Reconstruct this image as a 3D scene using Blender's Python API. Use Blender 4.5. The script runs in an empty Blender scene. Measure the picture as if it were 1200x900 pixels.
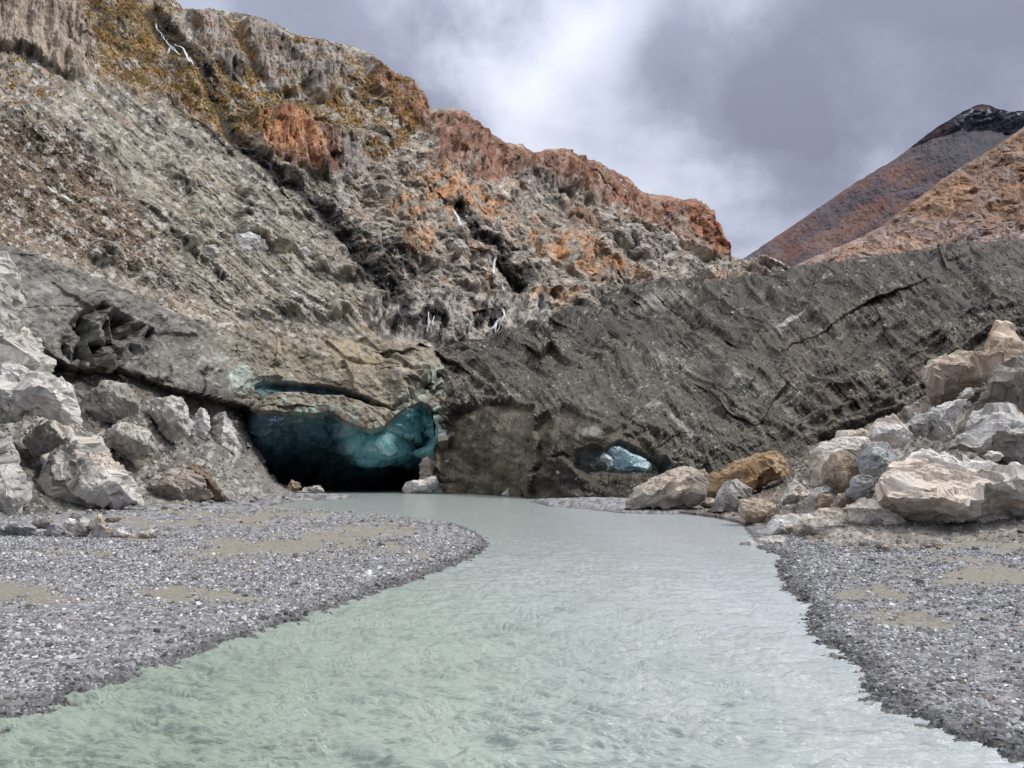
import bpy, math, random
import numpy as np
from mathutils import Vector
from mathutils.geometry import delaunay_2d_cdt
from concurrent.futures import ThreadPoolExecutor
random.seed(7)
rng = np.random.default_rng(11)
S = bpy.context.scene
COL = S.collection
F32 = np.float32

# ------------------------------------------------------------------ camera
FPX = 906.0
PITCH = math.atan(108 / FPX)
EYE = 1.7
cp, sp = math.cos(PITCH), math.sin(PITCH)
cam = bpy.data.cameras.new('camera')
cam.sensor_width = 36
cam.lens = FPX / 1200 * 36
cam.clip_start = 0.1
cam.clip_end = 20000
co = bpy.data.objects.new('camera', cam)
COL.objects.link(co)
co.location = (0, 0, EYE)
co.rotation_euler = (math.pi / 2 + PITCH, 0, 0)
S.camera = co

def at(px, py, Y):
    """place of the survey point seen at px, py and Y metres down the valley"""
    px = np.asarray(px, float); py = np.asarray(py, float)
    x = (px - 600) / FPX; v = (450 - py) / FPX
    k = cp - v * sp
    return np.stack([x / k * Y, Y + 0 * px, EYE + (sp + v * cp) / k * Y], -1)

def flat_at(px, py, z=0.0):
    v = (450 - np.asarray(py, float)) / FPX
    s = (sp + v * cp) / (cp - v * sp)
    Y = (EYE - z) / np.maximum(-s, 1e-4)
    return at(px, py, Y)

def to_px(P):
    X, Y, Z = P[..., 0], P[..., 1], P[..., 2] - EYE
    f = Y * cp + Z * sp
    u = -Y * sp + Z * cp
    return 600 + FPX * X / f, 450 - FPX * u / f

# ------------------------------------------------------------------ noise
POOL = ThreadPoolExecutor(4)
def par(fn, x, y, *a, **k):
    shp = x.shape
    xf = x.ravel().astype(F32); yf = y.ravel().astype(F32)
    n = xf.size
    if n < 4000:
        r = fn(xf, yf, *a, **k)
        return tuple(q.reshape(shp) for q in r) if isinstance(r, tuple) else r.reshape(shp)
    step = 40000
    res = list(POOL.map(lambda i: fn(xf[i:i + step], yf[i:i + step], *a, **k), range(0, n, step)))
    if isinstance(res[0], tuple):
        return tuple(np.concatenate([r[j] for r in res]).reshape(shp) for j in range(len(res[0])))
    return np.concatenate(res).reshape(shp)

def hsh(ix, iy, s):
    h = (ix.astype(np.uint32) * np.uint32(374761393)) ^ (iy.astype(np.uint32) * np.uint32(668265263)) ^ np.uint32((s * 2246822519) & 0xffffffff)
    h = (h ^ (h >> np.uint32(13))) * np.uint32(1274126177)
    h = h ^ (h >> np.uint32(16))
    h = h * np.uint32(2246822519); h = h ^ (h >> np.uint32(15))
    return h
def rnd(h, k=0):
    h = (h ^ np.uint32((k * 0x9E3779B9) & 0xffffffff)) * np.uint32(0x85ebca6b)
    h = h ^ (h >> np.uint32(14))
    return (h & np.uint32(0xffffff)).astype(F32) / F32(0xffffff)

def _per(x, y, seed):
    x0 = np.floor(x); y0 = np.floor(y)
    fx = x - x0; fy = y - y0
    ix = x0.astype(np.int32); iy = y0.astype(np.int32)
    u = fx * fx * fx * (fx * (fx * 6 - 15) + 10); v = fy * fy * fy * (fy * (fy * 6 - 15) + 10)
    def g(i, j):
        a = rnd(hsh(ix + i, iy + j, seed)) * F32(6.2831853)
        return np.cos(a) * (fx - i) + np.sin(a) * (fy - j)
    a = g(0, 0); b = g(1, 0); c = g(0, 1); d = g(1, 1)
    return ((a + (b - a) * u) * (1 - v) + (c + (d - c) * u) * v) * F32(1.5)
def _fbm(x, y, seed, octv, gain, ridged):
    s = np.zeros_like(x); amp = 1.0; tot = 0
    for o in range(octv):
        n = _per(x + 17.3 * o, y - 9.1 * o, seed + o * 13)
        if ridged: n = 1 - 2 * np.abs(n)
        s += amp * n; tot += amp; amp *= gain
        x, y = (x * 0.8 - y * 0.6) * F32(2.03), (x * 0.6 + y * 0.8) * F32(2.03)
    return s / F32(tot)
def fbm(x, y, seed=0, octv=4, gain=0.5, ridged=False):
    x, y = np.broadcast_arrays(x, y)
    return par(_fbm, x, y, seed, octv, gain, ridged)
def _fbm_aligned(x, y, seed, octv, gain):
    s = np.zeros_like(x); amp = 1.0; tot = 0
    for o in range(octv):
        s += amp * _per(x * F32(2 ** o) + 7.7 * o, y * F32(2 ** o) - 3.1 * o, seed + o * 13); tot += amp; amp *= gain
    return s / F32(tot)
def fba(x, y, seed=0, octv=3, gain=0.55):
    x, y = np.broadcast_arrays(x, y)
    return par(_fbm_aligned, x, y, seed, octv, gain)

def _stones(x, y, seed, size, tilt, steep):
    ix = np.floor(x).astype(np.int32); iy = np.floor(y).astype(np.int32)
    best = np.full_like(x, -9); bid = np.zeros_like(x); bid2 = np.zeros_like(x)
    for i in (-1, 0, 1):
        for j in (-1, 0, 1):
            h = hsh(ix + i, iy + j, seed)
            dx = x - (ix + i + rnd(h, 1)); dy = y - (iy + j + rnd(h, 2))
            a = rnd(h, 3) * F32(6.2831853); ca = np.cos(a); sa = np.sin(a)
            rx = dx * ca + dy * sa; ry = dy * ca - dx * sa
            sz = size * (0.45 + 0.9 * rnd(h, 4))
            n = np.maximum(np.abs(rx) * (0.8 + 0.6 * rnd(h, 5)), np.abs(ry)) + 0.35 * np.abs(rx + ry * 0.7)
            hh = rnd(h, 6) + tilt * ((rnd(h, 7) - 0.5) * rx + (rnd(h, 8) - 0.5) * ry) * 2 - steep * np.maximum(0, n - sz)
            m = hh > best
            best = np.where(m, hh, best); bid = np.where(m, rnd(h, 9), bid); bid2 = np.where(m, rnd(h, 10), bid2)
    return np.maximum(best, -0.12), bid, bid2
def stones(x, y, seed=0, size=0.5, tilt=0.8, steep=2.5):
    x, y = np.broadcast_arrays(x, y)
    return par(_stones, x, y, seed, size, tilt, steep)

def _p3(x, y, z, seed):
    x0 = np.floor(x); y0 = np.floor(y); z0 = np.floor(z)
    fx = x - x0; fy = y - y0; fz = z - z0
    ix = x0.astype(np.int32); iy = y0.astype(np.int32); iz = z0.astype(np.int32)
    u = fx * fx * (3 - 2 * fx); v = fy * fy * (3 - 2 * fy); w = fz * fz * (3 - 2 * fz)
    def g(i, j, k): return rnd(hsh((ix + i) + (iz + k) * 7919, (iy + j) + (iz + k) * 104729, seed))
    def mix(a, b, t): return a + (b - a) * t
    r = mix(mix(mix(g(0,0,0), g(1,0,0), u), mix(g(0,1,0), g(1,1,0), u), v), mix(mix(g(0,0,1), g(1,0,1), u), mix(g(0,1,1), g(1,1,1), u), v), w)
    return r * 2 - 1
def fbm3(P, sc, seed=0, octv=4, gain=0.5, ridged=False):
    x, y, z = (np.asarray(P[:, i] * sc, F32) for i in range(3))
    s = 0; amp = 1; tot = 0
    for o in range(octv):
        n = _p3(x, y, z, seed + o * 31)
        if ridged: n = 1 - 2 * np.abs(n)
        s = s + amp * n; tot += amp; amp *= gain
        x, y, z = (x * 0.8 - y * 0.6) * 2.1 + 5, (x * 0.6 + y * 0.8) * 2.1, z * 2.1 + 3 + x * 0.3
    return s / tot

def outward(base, n, k=0.22):
    # rock relief stands out sideways from the slope into the valley, only a little upward
    e = np.array([0, 0, EYE]) - base; e /= np.linalg.norm(e, axis=-1, keepdims=True)
    d = e * (1 - k) + n * k
    return d / np.linalg.norm(d, axis=-1, keepdims=True)
def sm(a, b, x):
    t = np.clip((x - a) / (b - a), 0, 1)
    return t * t * (3 - 2 * t)
def _sdp(x, y, poly):
    P = np.asarray(poly, F32); n = len(P)
    d = np.full_like(x, 1e12); ins = np.zeros(x.shape, bool)
    for i in range(n):
        a = P[i]; b = P[(i + 1) % n]
        e = b - a; wx = x - a[0]; wy = y - a[1]
        t = np.clip((wx * e[0] + wy * e[1]) / (e @ e + 1e-9), 0, 1)
        d = np.minimum(d, (wx - e[0] * t) ** 2 + (wy - e[1] * t) ** 2)
        c = (a[1] > y) != (b[1] > y)
        if abs(e[1]) > 1e-9:
            ins ^= c & (x < e[0] * (y - a[1]) / e[1] + a[0])
    d = np.sqrt(d)
    return np.where(ins, d, -d)
def sdp(x, y, poly): return par(_sdp, x, y, poly)
def _stroke(x, y, pts):
    P = np.asarray(pts, F32); d = np.full_like(x, 1e12)
    for i in range(len(P) - 1):
        a = P[i]; e = P[i + 1] - a; wx = x - a[0]; wy = y - a[1]
        t = np.clip((wx * e[0] + wy * e[1]) / (e @ e + 1e-9), 0, 1)
        d = np.minimum(d, (wx - e[0] * t) ** 2 + (wy - e[1] * t) ** 2)
    return np.sqrt(d)
def stroke(x, y, pts): return par(_stroke, x, y, pts)
def pm(x, y, poly, f=4.0): return sm(-f, f, sdp(x, y, poly))
def ell(x, y, cx, cy, rx, ry, a=0.0):
    a = math.radians(a); dx = x - cx; dy = y - cy
    u = (dx * math.cos(a) + dy * math.sin(a)) / rx; v = (dy * math.cos(a) - dx * math.sin(a)) / ry
    return sm(1.25, 0.6, np.sqrt(u * u + v * v))
def curve(pts, x):
    P = np.asarray(pts, float); return np.interp(x, P[:, 0], P[:, 1])

def tps(ctrl):
    """smooth sheet through surveyed depths (thin plate in inverse depth: planes stay planes)"""
    C = np.asarray(ctrl, float); X = C[:, :2] / 300.0; n = len(C)
    r = np.linalg.norm(X[:, None] - X[None], axis=2)
    K = np.where(r > 0, r * r * np.log(r + 1e-12), 0) + np.eye(n) * 1e-4
    A = np.zeros((n + 3, n + 3)); A[:n, :n] = K; A[:n, n] = 1; A[:n, n + 1:] = X; A[n, :n] = 1; A[n + 1:, :n] = X.T
    w = np.linalg.solve(A, np.r_[1 / C[:, 2], 0, 0, 0])
    def f(px, py):
        px = np.asarray(px, float) / 300; py = np.asarray(py, float) / 300
        s = w[n] + w[n + 1] * px + w[n + 2] * py
        for i in range(n):
            rr = (px - X[i, 0]) ** 2 + (py - X[i, 1]) ** 2
            s = s + w[i] * 0.5 * rr * np.log(rr + 1e-12)
        return 1 / np.maximum(s, 1 / 2000.0)
    return f

def mixc(c, col, m):
    return c + (np.asarray(col, F32) - c) * m[..., None]

# ------------------------------------------------------------------ mesh helpers
def raw_mesh(name, V, loops, counts, rgba=None, smooth=False):
    me = bpy.data.meshes.new(name)
    V = np.ascontiguousarray(V, F32); loops = np.ascontiguousarray(loops, np.int32); counts = np.asarray(counts, np.int32)
    me.vertices.add(len(V)); me.vertices.foreach_set('co', V.ravel())
    me.loops.add(len(loops)); me.loops.foreach_set('vertex_index', loops)
    me.polygons.add(len(counts))
    st = np.zeros(len(counts), np.int32); st[1:] = np.cumsum(counts)[:-1]
    me.polygons.foreach_set('loop_start', st)
    me.polygons.foreach_set('use_smooth', np.full(len(counts), smooth))
    if rgba is not None:
        a = me.attributes.new('col', 'FLOAT_COLOR', 'POINT')
        a.data.foreach_set('color', np.ascontiguousarray(rgba, F32).ravel())
    me.update(calc_edges=True); me.validate()
    return me

def link(name, me, mat, label=None, cat=None, group=None, kind=None, parent=None, origin=None):
    o = bpy.data.objects.new(name, me)
    if origin is not None:
        v = np.zeros(len(me.vertices) * 3, F32); me.vertices.foreach_get('co', v)
        v = v.reshape(-1, 3) - np.asarray(origin, F32)
        me.vertices.foreach_set('co', v.ravel()); me.update()
        o.location = origin
    if mat: me.materials.append(mat)
    if label: o['label'] = label
    if cat: o['category'] = cat
    if group: o['group'] = group
    if kind: o['kind'] = kind
    if parent: o.parent = parent
    COL.objects.link(o)
    return o

def grid(name, P, rgb, mat, wet=None, smooth=False, flip=False, **kw):
    R, C = P.shape[:2]
    i = np.arange(R * C).reshape(R, C)
    q = np.stack([i[:-1, :-1], i[:-1, 1:], i[1:, 1:], i[1:, :-1]], -1).reshape(-1, 4)
    if flip: q = q[:, ::-1]
    if wet is None: wet = np.zeros((R, C), F32)
    rgba = np.concatenate([np.clip(rgb, 0.004, 0.9), wet[..., None]], -1).reshape(-1, 4)
    me = raw_mesh(name, P.reshape(-1, 3), q.ravel(), np.full(len(q), 4), rgba, smooth)
    return link(name, me, mat, **kw)

def normals(P, k=1):
    du = np.gradient(P, axis=1); dv = np.gradient(P, axis=0)
    n = np.cross(du, -dv); n /= np.linalg.norm(n, axis=2, keepdims=True) + 1e-9
    return n

def shards(name, P, size, rgb, mat, flat=0.45, tiltamt=0.35, wet=0.0, normal=None, sides=5, elong=0.6, **kw):
    """angular flakes of stone, all in one mesh"""
    n = len(P); K = sides
    ang = (np.arange(K) / K * 2 * np.pi)[None] + rng.uniform(-.35, .35, (n, K)) + rng.uniform(0, 6.28, (n, 1))
    rad = size[:, None] * rng.uniform(.6, 1.15, (n, K)) * 0.5
    el = rng.uniform(elong, 1, (n, 1)); th = rng.uniform(0, np.pi, (n, 1))
    def ring(r, z, jz):
        x = np.cos(ang) * r; y = np.sin(ang) * r * el
        X = x * np.cos(th) - y * np.sin(th); Y = x * np.sin(th) + y * np.cos(th)
        return np.stack([X, Y, z[:, None] + rng.uniform(-1, 1, (n, K)) * jz[:, None]], -1)
    hgt = size * flat * rng.uniform(.6, 1.3, n)
    lo = ring(rad, -hgt * .5, hgt * .1); hi = ring(rad * rng.uniform(.55, .9, (n, K)), hgt * .5, hgt * .18)
    V = np.concatenate([lo, hi], 1)
    ax = rng.normal(size=(n, 3)) * tiltamt; ax[:, 2] = 1
    if normal is not None: ax[:, :3] += normal - np.array([0, 0, 1])
    zc = ax / np.linalg.norm(ax, axis=1, keepdims=True)
    xr = np.cross(rng.normal(size=(n, 3)), zc); xr /= np.linalg.norm(xr, axis=1, keepdims=True) + 1e-9
    yc = np.cross(zc, xr)
    M = np.stack([xr, yc, zc], 1)
    V = np.einsum('nki,nij->nkj', V, M) + P[:, None]
    b = (np.arange(n) * 2 * K)[:, None]
    k = np.arange(K); k2 = (k + 1) % K
    side = np.stack([k, k2, k2 + K, k + K], -1).ravel()[None] + b
    top = (k + K)[None] + b
    loops = np.concatenate([side, top], 1).ravel()
    counts = np.tile(np.r_[np.full(K, 4), K], n)
    rgba = np.concatenate([np.clip(rgb, .01, .9), np.full((n, 1), wet) if np.isscalar(wet) else wet[:, None]], 1)
    rgba = np.repeat(rgba, 2 * K, axis=0)
    me = raw_mesh(name, V.reshape(-1, 3), loops, counts, rgba)
    return link(name, me, mat, **kw)

# ------------------------------------------------------------------ materials
def new_mat(name):
    m = bpy.data.materials.new(name); m.use_nodes = True
    nt = m.node_tree; nt.nodes.clear()
    out = nt.nodes.new('ShaderNodeOutputMaterial'); b = nt.nodes.new('ShaderNodeBsdfPrincipled')
    nt.links.new(b.outputs[0], out.inputs[0])
    return m, nt, b
def mineral(name, scale=3.0, var=0.35, bump=0.3, dist=0.05, rough=0.88, wetrough=0.3, spec=0.25):
    m, nt, b = new_mat(name); N = nt.nodes; L = nt.links
    at_ = N.new('ShaderNodeAttribute'); at_.attribute_name = 'col'
    tc = N.new('ShaderNodeTexCoord')
    n1 = N.new('ShaderNodeTexNoise'); n1.inputs['Scale'].default_value = scale; n1.inputs['Detail'].default_value = 5; n1.inputs['Roughness'].default_value = 0.65
    L.new(tc.outputs['Object'], n1.inputs['Vector'])
    mr = N.new('ShaderNodeMapRange'); mr.inputs[1].default_value = 0.3; mr.inputs[2].default_value = 0.7
    mr.inputs[3].default_value = 1 - var; mr.inputs[4].default_value = 1 + var
    L.new(n1.outputs[0], mr.inputs[0])
    mul = N.new('ShaderNodeVectorMath'); mul.operation = 'SCALE'
    L.new(at_.outputs['Color'], mul.inputs[0]); L.new(mr.outputs[0], mul.inputs['Scale'])
    L.new(mul.outputs[0], b.inputs['Base Color'])
    n2 = N.new('ShaderNodeTexNoise'); n2.inputs['Scale'].default_value = scale * 2.7; n2.inputs['Detail'].default_value = 4
    L.new(tc.outputs['Object'], n2.inputs['Vector'])
    bp = N.new('ShaderNodeBump'); bp.inputs['Strength'].default_value = bump; bp.inputs['Distance'].default_value = dist
    L.new(n2.outputs[0], bp.inputs['Height']); L.new(bp.outputs[0], b.inputs['Normal'])
    rr = N.new('ShaderNodeMapRange'); rr.inputs[3].default_value = rough; rr.inputs[4].default_value = wetrough
    L.new(at_.outputs['Alpha'], rr.inputs[0]); L.new(rr.outputs[0], b.inputs['Roughness'])
    b.inputs['Specular IOR Level'].default_value = spec
    return m
M_hill = mineral('weathered_schist', 0.9, 0.3, 0.5, 0.3)
M_far = mineral('distant_slope', 0.05, 0.25, 0.4, 3.0)
M_dirtyice = mineral('debris_on_ice', 1.6, 0.3, 0.5, 0.15, rough=0.7)
M_rock = mineral('boulder_rock', 9.0, 0.22, 0.5, 0.03)
M_rubble = mineral('broken_stone', 12.0, 0.2, 0.3, 0.02)
M_gravel = mineral('river_gravel', 40.0, 0.25, 0.3, 0.006, rough=0.7, wetrough=0.3)
M_bed = mineral('gravel_bed', 22.0, 0.4, 0.7, 0.02, rough=0.8, wetrough=0.3)
M_ice = mineral('blue_ice', 1.2, 0.25, 0.6, 0.12, rough=0.35, wetrough=0.2, spec=0.5)
M_tuft = mineral('autumn_tufts', 2.0, 0.2, 0.0, 0.01, rough=0.95)
def white_water():
    m, nt, b = new_mat('white_water')
    b.inputs['Base Color'].default_value = (.72, .76, .8, 1); b.inputs['Roughness'].default_value = .5
    return m
M_fall = white_water()

# ================================================================== boulders (made first, while the scene is light)
GREY = ((.40, .38, .36), (.16, .15, .145), (.50, .49, .47))
PALE = ((.66, .62, .56), (.30, .27, .25), (.52, .44, .36))
WHITE = ((.72, .71, .69), (.36, .36, .38), (.58, .50, .42))
RUST = ((.36, .24, .14), (.15, .085, .05), (.48, .37, .25))
TAN = ((.44, .35, .26), (.22, .15, .10), (.50, .44, .36))
BLUEG = ((.31, .315, .315), (.12, .125, .13), (.47, .47, .465))
DARK = ((.20, .185, .17), (.09, .08, .075), (.32, .30, .27))
ICE = ((.36, .50, .53), (.14, .26, .31), (.52, .60, .60))
PEND = []

def rock(name, label, cat, outline, Y, tones, inner=None, back=None, seed=0, rough=1.0, group=None, vox=1.0, mat=None, strata=(0.3, 0.2, 1.0), sfreq=5.0, bulge=0.55, parent=None, flatc=None):
    r = random.Random(seed + int(Y * 7) + int(outline[0][0]))
    O = [(p[0], p[1], (p[2] if len(p) > 2 else 0.0)) for p in outline]
    a = np.array(O); w = np.ptp(a[:, 0]) * Y / FPX; h = np.ptp(a[:, 1]) * Y / FPX
    size = min(w, h * 1.3); cx, cy = a[:, 0].mean(), a[:, 1].mean()
    if inner is None:
        inner = []
        for k in range(max(4, len(O) - 2)):
            q = O[r.randrange(len(O))]; t = r.uniform(.15, .72)
            inner.append((cx + (q[0] - cx) * t, cy + (q[1] - cy) * t - 0.06 * np.ptp(a[:, 1]), size * bulge * r.uniform(.65, 1.1) * (1 - .35 * t)))
    pts = [(p[0], p[1]) for p in O] + [(p[0], p[1]) for p in inner]
    dep = [p[2] for p in O] + [p[2] for p in inner]
    n = len(O)
    vs, es, fs, ov, oe, of = delaunay_2d_cdt([Vector(p) for p in pts], [], [list(range(n))], 1, 1e-5)
    idx = [o[0] if o else 0 for o in ov]
    V = [tuple(at(vs[i][0], vs[i][1], Y - dep[idx[i]])) for i in range(len(vs))]
    F = []
    for f in fs:
        f = list(f); p = [vs[i] for i in f]
        ar = sum(p[i][0] * p[(i + 1) % len(p)][1] - p[(i + 1) % len(p)][0] * p[i][1] for i in range(len(p)))
        F.append(f if ar < 0 else f[::-1])
    edge = {}
    for f in F:
        for i in range(len(f)): edge[(f[i], f[(i + 1) % len(f)])] = 1
    bd = [(u, v) for (u, v) in edge if (v, u) not in edge]
    bk = back if back is not None else size * 0.8
    rim = {}
    for u, v in bd:
        for q in (u, v):
            if q not in rim:
                P = at(cx + (vs[q][0] - cx) * .86, cy + (vs[q][1] - cy) * .86 + 1, Y + bk * .6)
                rim[q] = len(V); V.append(tuple(P))
    c = len(V); V.append(tuple(at(cx, cy, Y + bk)))
    for u, v in bd:
        F.append([v, u, rim[u], rim[v]]); F.append([rim[v], rim[u], c])
    me = bpy.data.meshes.new(name); me.from_pydata([tuple(float(q) for q in v) for v in V], [], F); me.update()
    o = bpy.data.objects.new(name, me); COL.objects.link(o)
    m = o.modifiers.new('r', 'REMESH'); m.mode = 'VOXEL'; m.voxel_size = max(.7 * vox * Y / FPX, size / 190, 0.004)
    base = np.array([at(cx, max(p[1] for p in O), Y)]).reshape(3)
    PEND.append(dict(o=o, name=name, label=label, cat=cat, Y=Y, tones=tones, size=size, seed=r.randrange(9999), rough=rough, group=group, mat=mat or M_rock, strata=strata, sfreq=sfreq, base=base, parent=parent, flatc=flatc))
    return o

def finish_rocks():
    bpy.context.view_layer.update()
    dg = bpy.context.evaluated_depsgraph_get()
    for d in PEND:
        o = d['o']
        me = bpy.data.meshes.new_from_object(o.evaluated_get(dg))
        n = len(me.vertices); v = np.zeros(n * 3, F32); me.vertices.foreach_get('co', v); v = v.reshape(-1, 3)
        nn = np.zeros(n * 3, F32); me.vertex_normals.foreach_get('vector', nn); nn = nn.reshape(-1, 3)
        sd, sz, k = d['seed'], d['size'], d['rough']; nm0 = d['name']
        out = nm0 == 'rock_outcrop'
        D = np.array(d['strata'], F32); D /= np.linalg.norm(D)
        q = (v - d['base']).astype(F32)
        warp = fbm3(q, 1.1 / sz, sd, 3) * sz * .16
        sc = (q @ D + warp) * d['sfreq'] / sz
        along = q - (q @ D)[:, None] * D
        band = _fbm_aligned(sc.astype(F32), (along[:, 0] * 1.1 / sz).astype(F32), sd + 5, 4, .65)
        lump = fbm3(q, 2.2 / sz, sd + 9, 4, .55)
        fine = fbm3(q, 9 / sz, sd + 19, 3, .6, True)
        crack = sm(.84, .98, fbm3(q, 1.6 / sz, sd + 29, 2, .5, True))
        gr = np.random.default_rng(sd)
        v2 = q.copy(); ids = []
        jit = fbm3(q, 7 / sz, sd + 3, 3)[:, None] * .035 * sz
        big_ = n > 9000
        levels = [(26 if out else 12, .9, 1.5, .30), (150 if out else 70, .8, 2.2, .35)] + ([(900, .7, 2.4, .45)] if big_ else [])
        for K, fl, an, jn in levels:
            K = min(K, max(6, n // 30))
            pick_ = gr.choice(n, K, replace=False)
            Sx = v2[pick_]; Sn = nn[pick_] + gr.normal(size=(K, 3)) * jn * np.array([1, 1, 1]); Sn = Sn + D[None] * gr.normal(size=(K, 1)) * jn
            Sn /= np.linalg.norm(Sn, axis=1, keepdims=True)
            def met(p): return p + (p @ D)[:, None] * D * (an - 1)
            A_ = met(v2 + jit); B_ = met(Sx); own = np.zeros(n, int)
            for a0 in range(0, n, 20000):
                blk = A_[a0:a0 + 20000]
                own[a0:a0 + 20000] = np.argmin((B_ ** 2).sum(1)[None] - 2 * blk @ B_.T, axis=1)
            off = ((v2 - Sx[own]) * Sn[own]).sum(1)
            lim = .10 * sz if K < 40 else (.045 * sz if K < 300 else .02 * sz)
            v2 = v2 - Sn[own] * (np.clip(off, -lim, lim) * fl * min(k, 1.2))[:, None]
            ids.append(gr.random(K)[own])
        ci1 = ids[0]; ci2 = ids[1]; ci3 = ids[-1]
        v2 = v2 + nn * (k * sz * (.006 * fine + .008 * band - .03 * crack + .006 * fbm3(q, 26 / sz, sd + 21, 2)))[:, None]
        v2 = v2 + d['base']
        t = d['tones']
        c = np.tile(np.array(t[0], F32), (n, 1))
        c = c + (np.array(t[2], F32) - c) * (sm(-.05, .45, fbm3(q, 1.6 / sz, sd + 41, 3)) * .9)[:, None]
        c = c + (np.array(t[1], F32) - c) * (sm(.05, .6, band + .5 * fine * sm(-.2, .3, lump)) * (.6 if not out else .75))[:, None]
        c = c + (np.array(t[1], F32) * .8 - c) * (crack * .7)[:, None]
        c *= (1 + .25 * fbm3(q, 14 / sz, sd + 61, 2) + .25 * (ci1 - .5) + .25 * (ci2 - .5) + .22 * (ci3 - .5))[:, None]
        c = c + (np.array(t[1], F32) * .9 - c) * (sm(.2, .6, _fbm_aligned((sc * 2.1).astype(F32), (along[:, 0] * 2.3 / sz).astype(F32), sd + 81, 3, .6)) * .6)[:, None]
        me.vertices.foreach_set('co', v2.ravel())
        a = me.attributes.new('col', 'FLOAT_COLOR', 'POINT')
        a.data.foreach_set('color', np.concatenate([np.clip(c, .02, .85), np.zeros((n, 1))], 1).astype(F32).ravel())
        me.update()
        nm = d['name']
        old = o.data; bpy.data.objects.remove(o); bpy.data.meshes.remove(old)
        me.name = nm
        link(nm, me, d['mat'], label=d['label'], cat=d['cat'], group=d['group'], origin=d['base'], kind=d.get('kind'))

#BOULDERS_HERE
exec_boulders = True
# ---- right bank boulder pile
B = 'boulder'
rock(B, 'long grey and tan boulder lying at the water edge left of the orange boulder', 'boulder',
     [(731,597),(735,581),(750,569),(782,554),(800,548),(820,549),(829,565),(827,584),(808,592),(775,597)], 38, ((.43,.38,.33),(.2,.17,.145),(.48,.39,.33)), seed=1,
     inner=[(760,575,1.0),(790,562,1.0),(815,560,.9),(800,580,1.5),(770,588,.8),(820,578,1.0)], strata=(.35,.1,-.9), sfreq=8)
rock(B, 'rust orange wedge boulder resting behind the grey boulders at the glacier foot', 'boulder',
     [(824,584),(829,566),(850,548),(870,538),(905,530),(913,540),(923,553),(914,561),(886,570),(880,580),(850,588)], 42, RUST, seed=2,
     inner=[(845,562,1.2),(875,548,1.2),(903,543,1.1),(912,553,1.0),(880,565,1.7),(850,577,1.3)], strata=(.45,.1,-.8), sfreq=7)
rock(B, 'upright pointed grey boulder in front of the orange boulder', 'boulder',
     [(831,598),(838,585),(850,566),(856,560),(863,564),(880,569),(881,582),(873,595),(860,600),(842,601)], 34, GREY, seed=3,
     inner=[(852,580,.8),(858,568,.5),(872,575,.7),(862,590,.9)], strata=(.8,.1,.5), sfreq=7)
rock(B, 'tan square block with its foot in the water', 'boulder',
     [(865,586),(884,584),(900,590),(911,595),(910,606),(897,613),(870,614)], 27.5, TAN, seed=4,
     inner=[(870,590,.5),(885,590,.6),(902,597,.7),(872,608,.6),(895,608,.7)])
rock(B, 'small white angular boulder between tan block and tall pale boulder', 'boulder',
     [(915,592),(920,577),(933,563),(943,573),(953,580),(949,592),(930,596)], 30, WHITE, seed=5)
rock(B, 'tall pale cream boulder behind the pointed brown boulder', 'boulder',
     [(951,571),(949,533),(960,523),(987,516),(1017,516),(1022,529),(1010,545),(1005,565),(977,577),(957,572)], 26.5, PALE, seed=6,
     inner=[(962,540,.8),(985,527,.6),(1008,528,.6),(985,555,1.1),(963,562,.8)], rough=.8)
rock(B, 'brown and grey pointed boulder leaning on the tall pale boulder', 'boulder',
     [(964,560),(967,547),(978,533),(987,526),(1003,542),(1008,560),(999,580),(982,579)], 24.6, ((.36,.29,.23),(.15,.12,.1),(.42,.36,.3)), seed=7,
     inner=[(984,545,.6),(975,558,.4),(993,560,.7)], strata=(.9,.1,.4), sfreq=5)
rock(B, 'blue grey angular boulder wedged at the left end of the biggest boulder', 'boulder',
     [(1003,541),(1013,530),(1023,519),(1038,523),(1052,548),(1036,559),(1017,556)], 23.6, BLUEG, seed=8,
     inner=[(1022,532,.45),(1030,548,.6),(1015,547,.4)])
rock(B, 'dark slate blue boulder under the blue grey one', 'boulder',
     [(993,580),(1000,560),(1010,556),(1024,560),(1027,575),(1018,588),(1002,588)], 22.6, ((.23,.235,.24),(.1,.1,.105),(.34,.34,.335)), seed=9)
rock(B, 'biggest pale boulder with an overhanging dark face at the right edge', 'boulder',
     [(1026,578,.1),(1033,560,-.3),(1053,547,-.9),(1073,527,-1.7),(1103,519,-2.1),(1140,530,-2.1),(1173,542,-1.9),(1200,547,-1.8),(1262,568,-1.2),(1275,600,-.5),(1268,626,-1.3),(1200,635,-1.4),(1120,636,-1.3),(1087,633,-1.0),(1060,613,-.5),(1050,595,-.1)], 20.2, ((.66,.645,.62),(.27,.235,.21),(.58,.50,.43)), seed=10,
     inner=[(1036,568,.55),(1060,573,1.0),(1098,574,1.25),(1128,584,1.5),(1165,576,1.35),(1200,564,1.2),(1240,575,.9),(1075,548,-.3),(1120,548,-.5),(1170,558,.0),(1090,598,.35),(1120,612,-.1),(1170,604,.1),(1220,604,.1),(1060,592,.4)], back=2.2, sfreq=9, rough=.85)
rock(B, 'pale wedge boulder tucked under the left side of the biggest boulder', 'boulder',
     [(985,592),(1007,584),(1033,589),(1054,600),(1063,620),(1053,627),(1027,626),(1000,619)], 20.4, PALE, seed=11,
     inner=[(1005,592,.4),(1030,596,.55),(1050,610,.5),(1015,605,.3),(1035,615,.35)])
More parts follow.
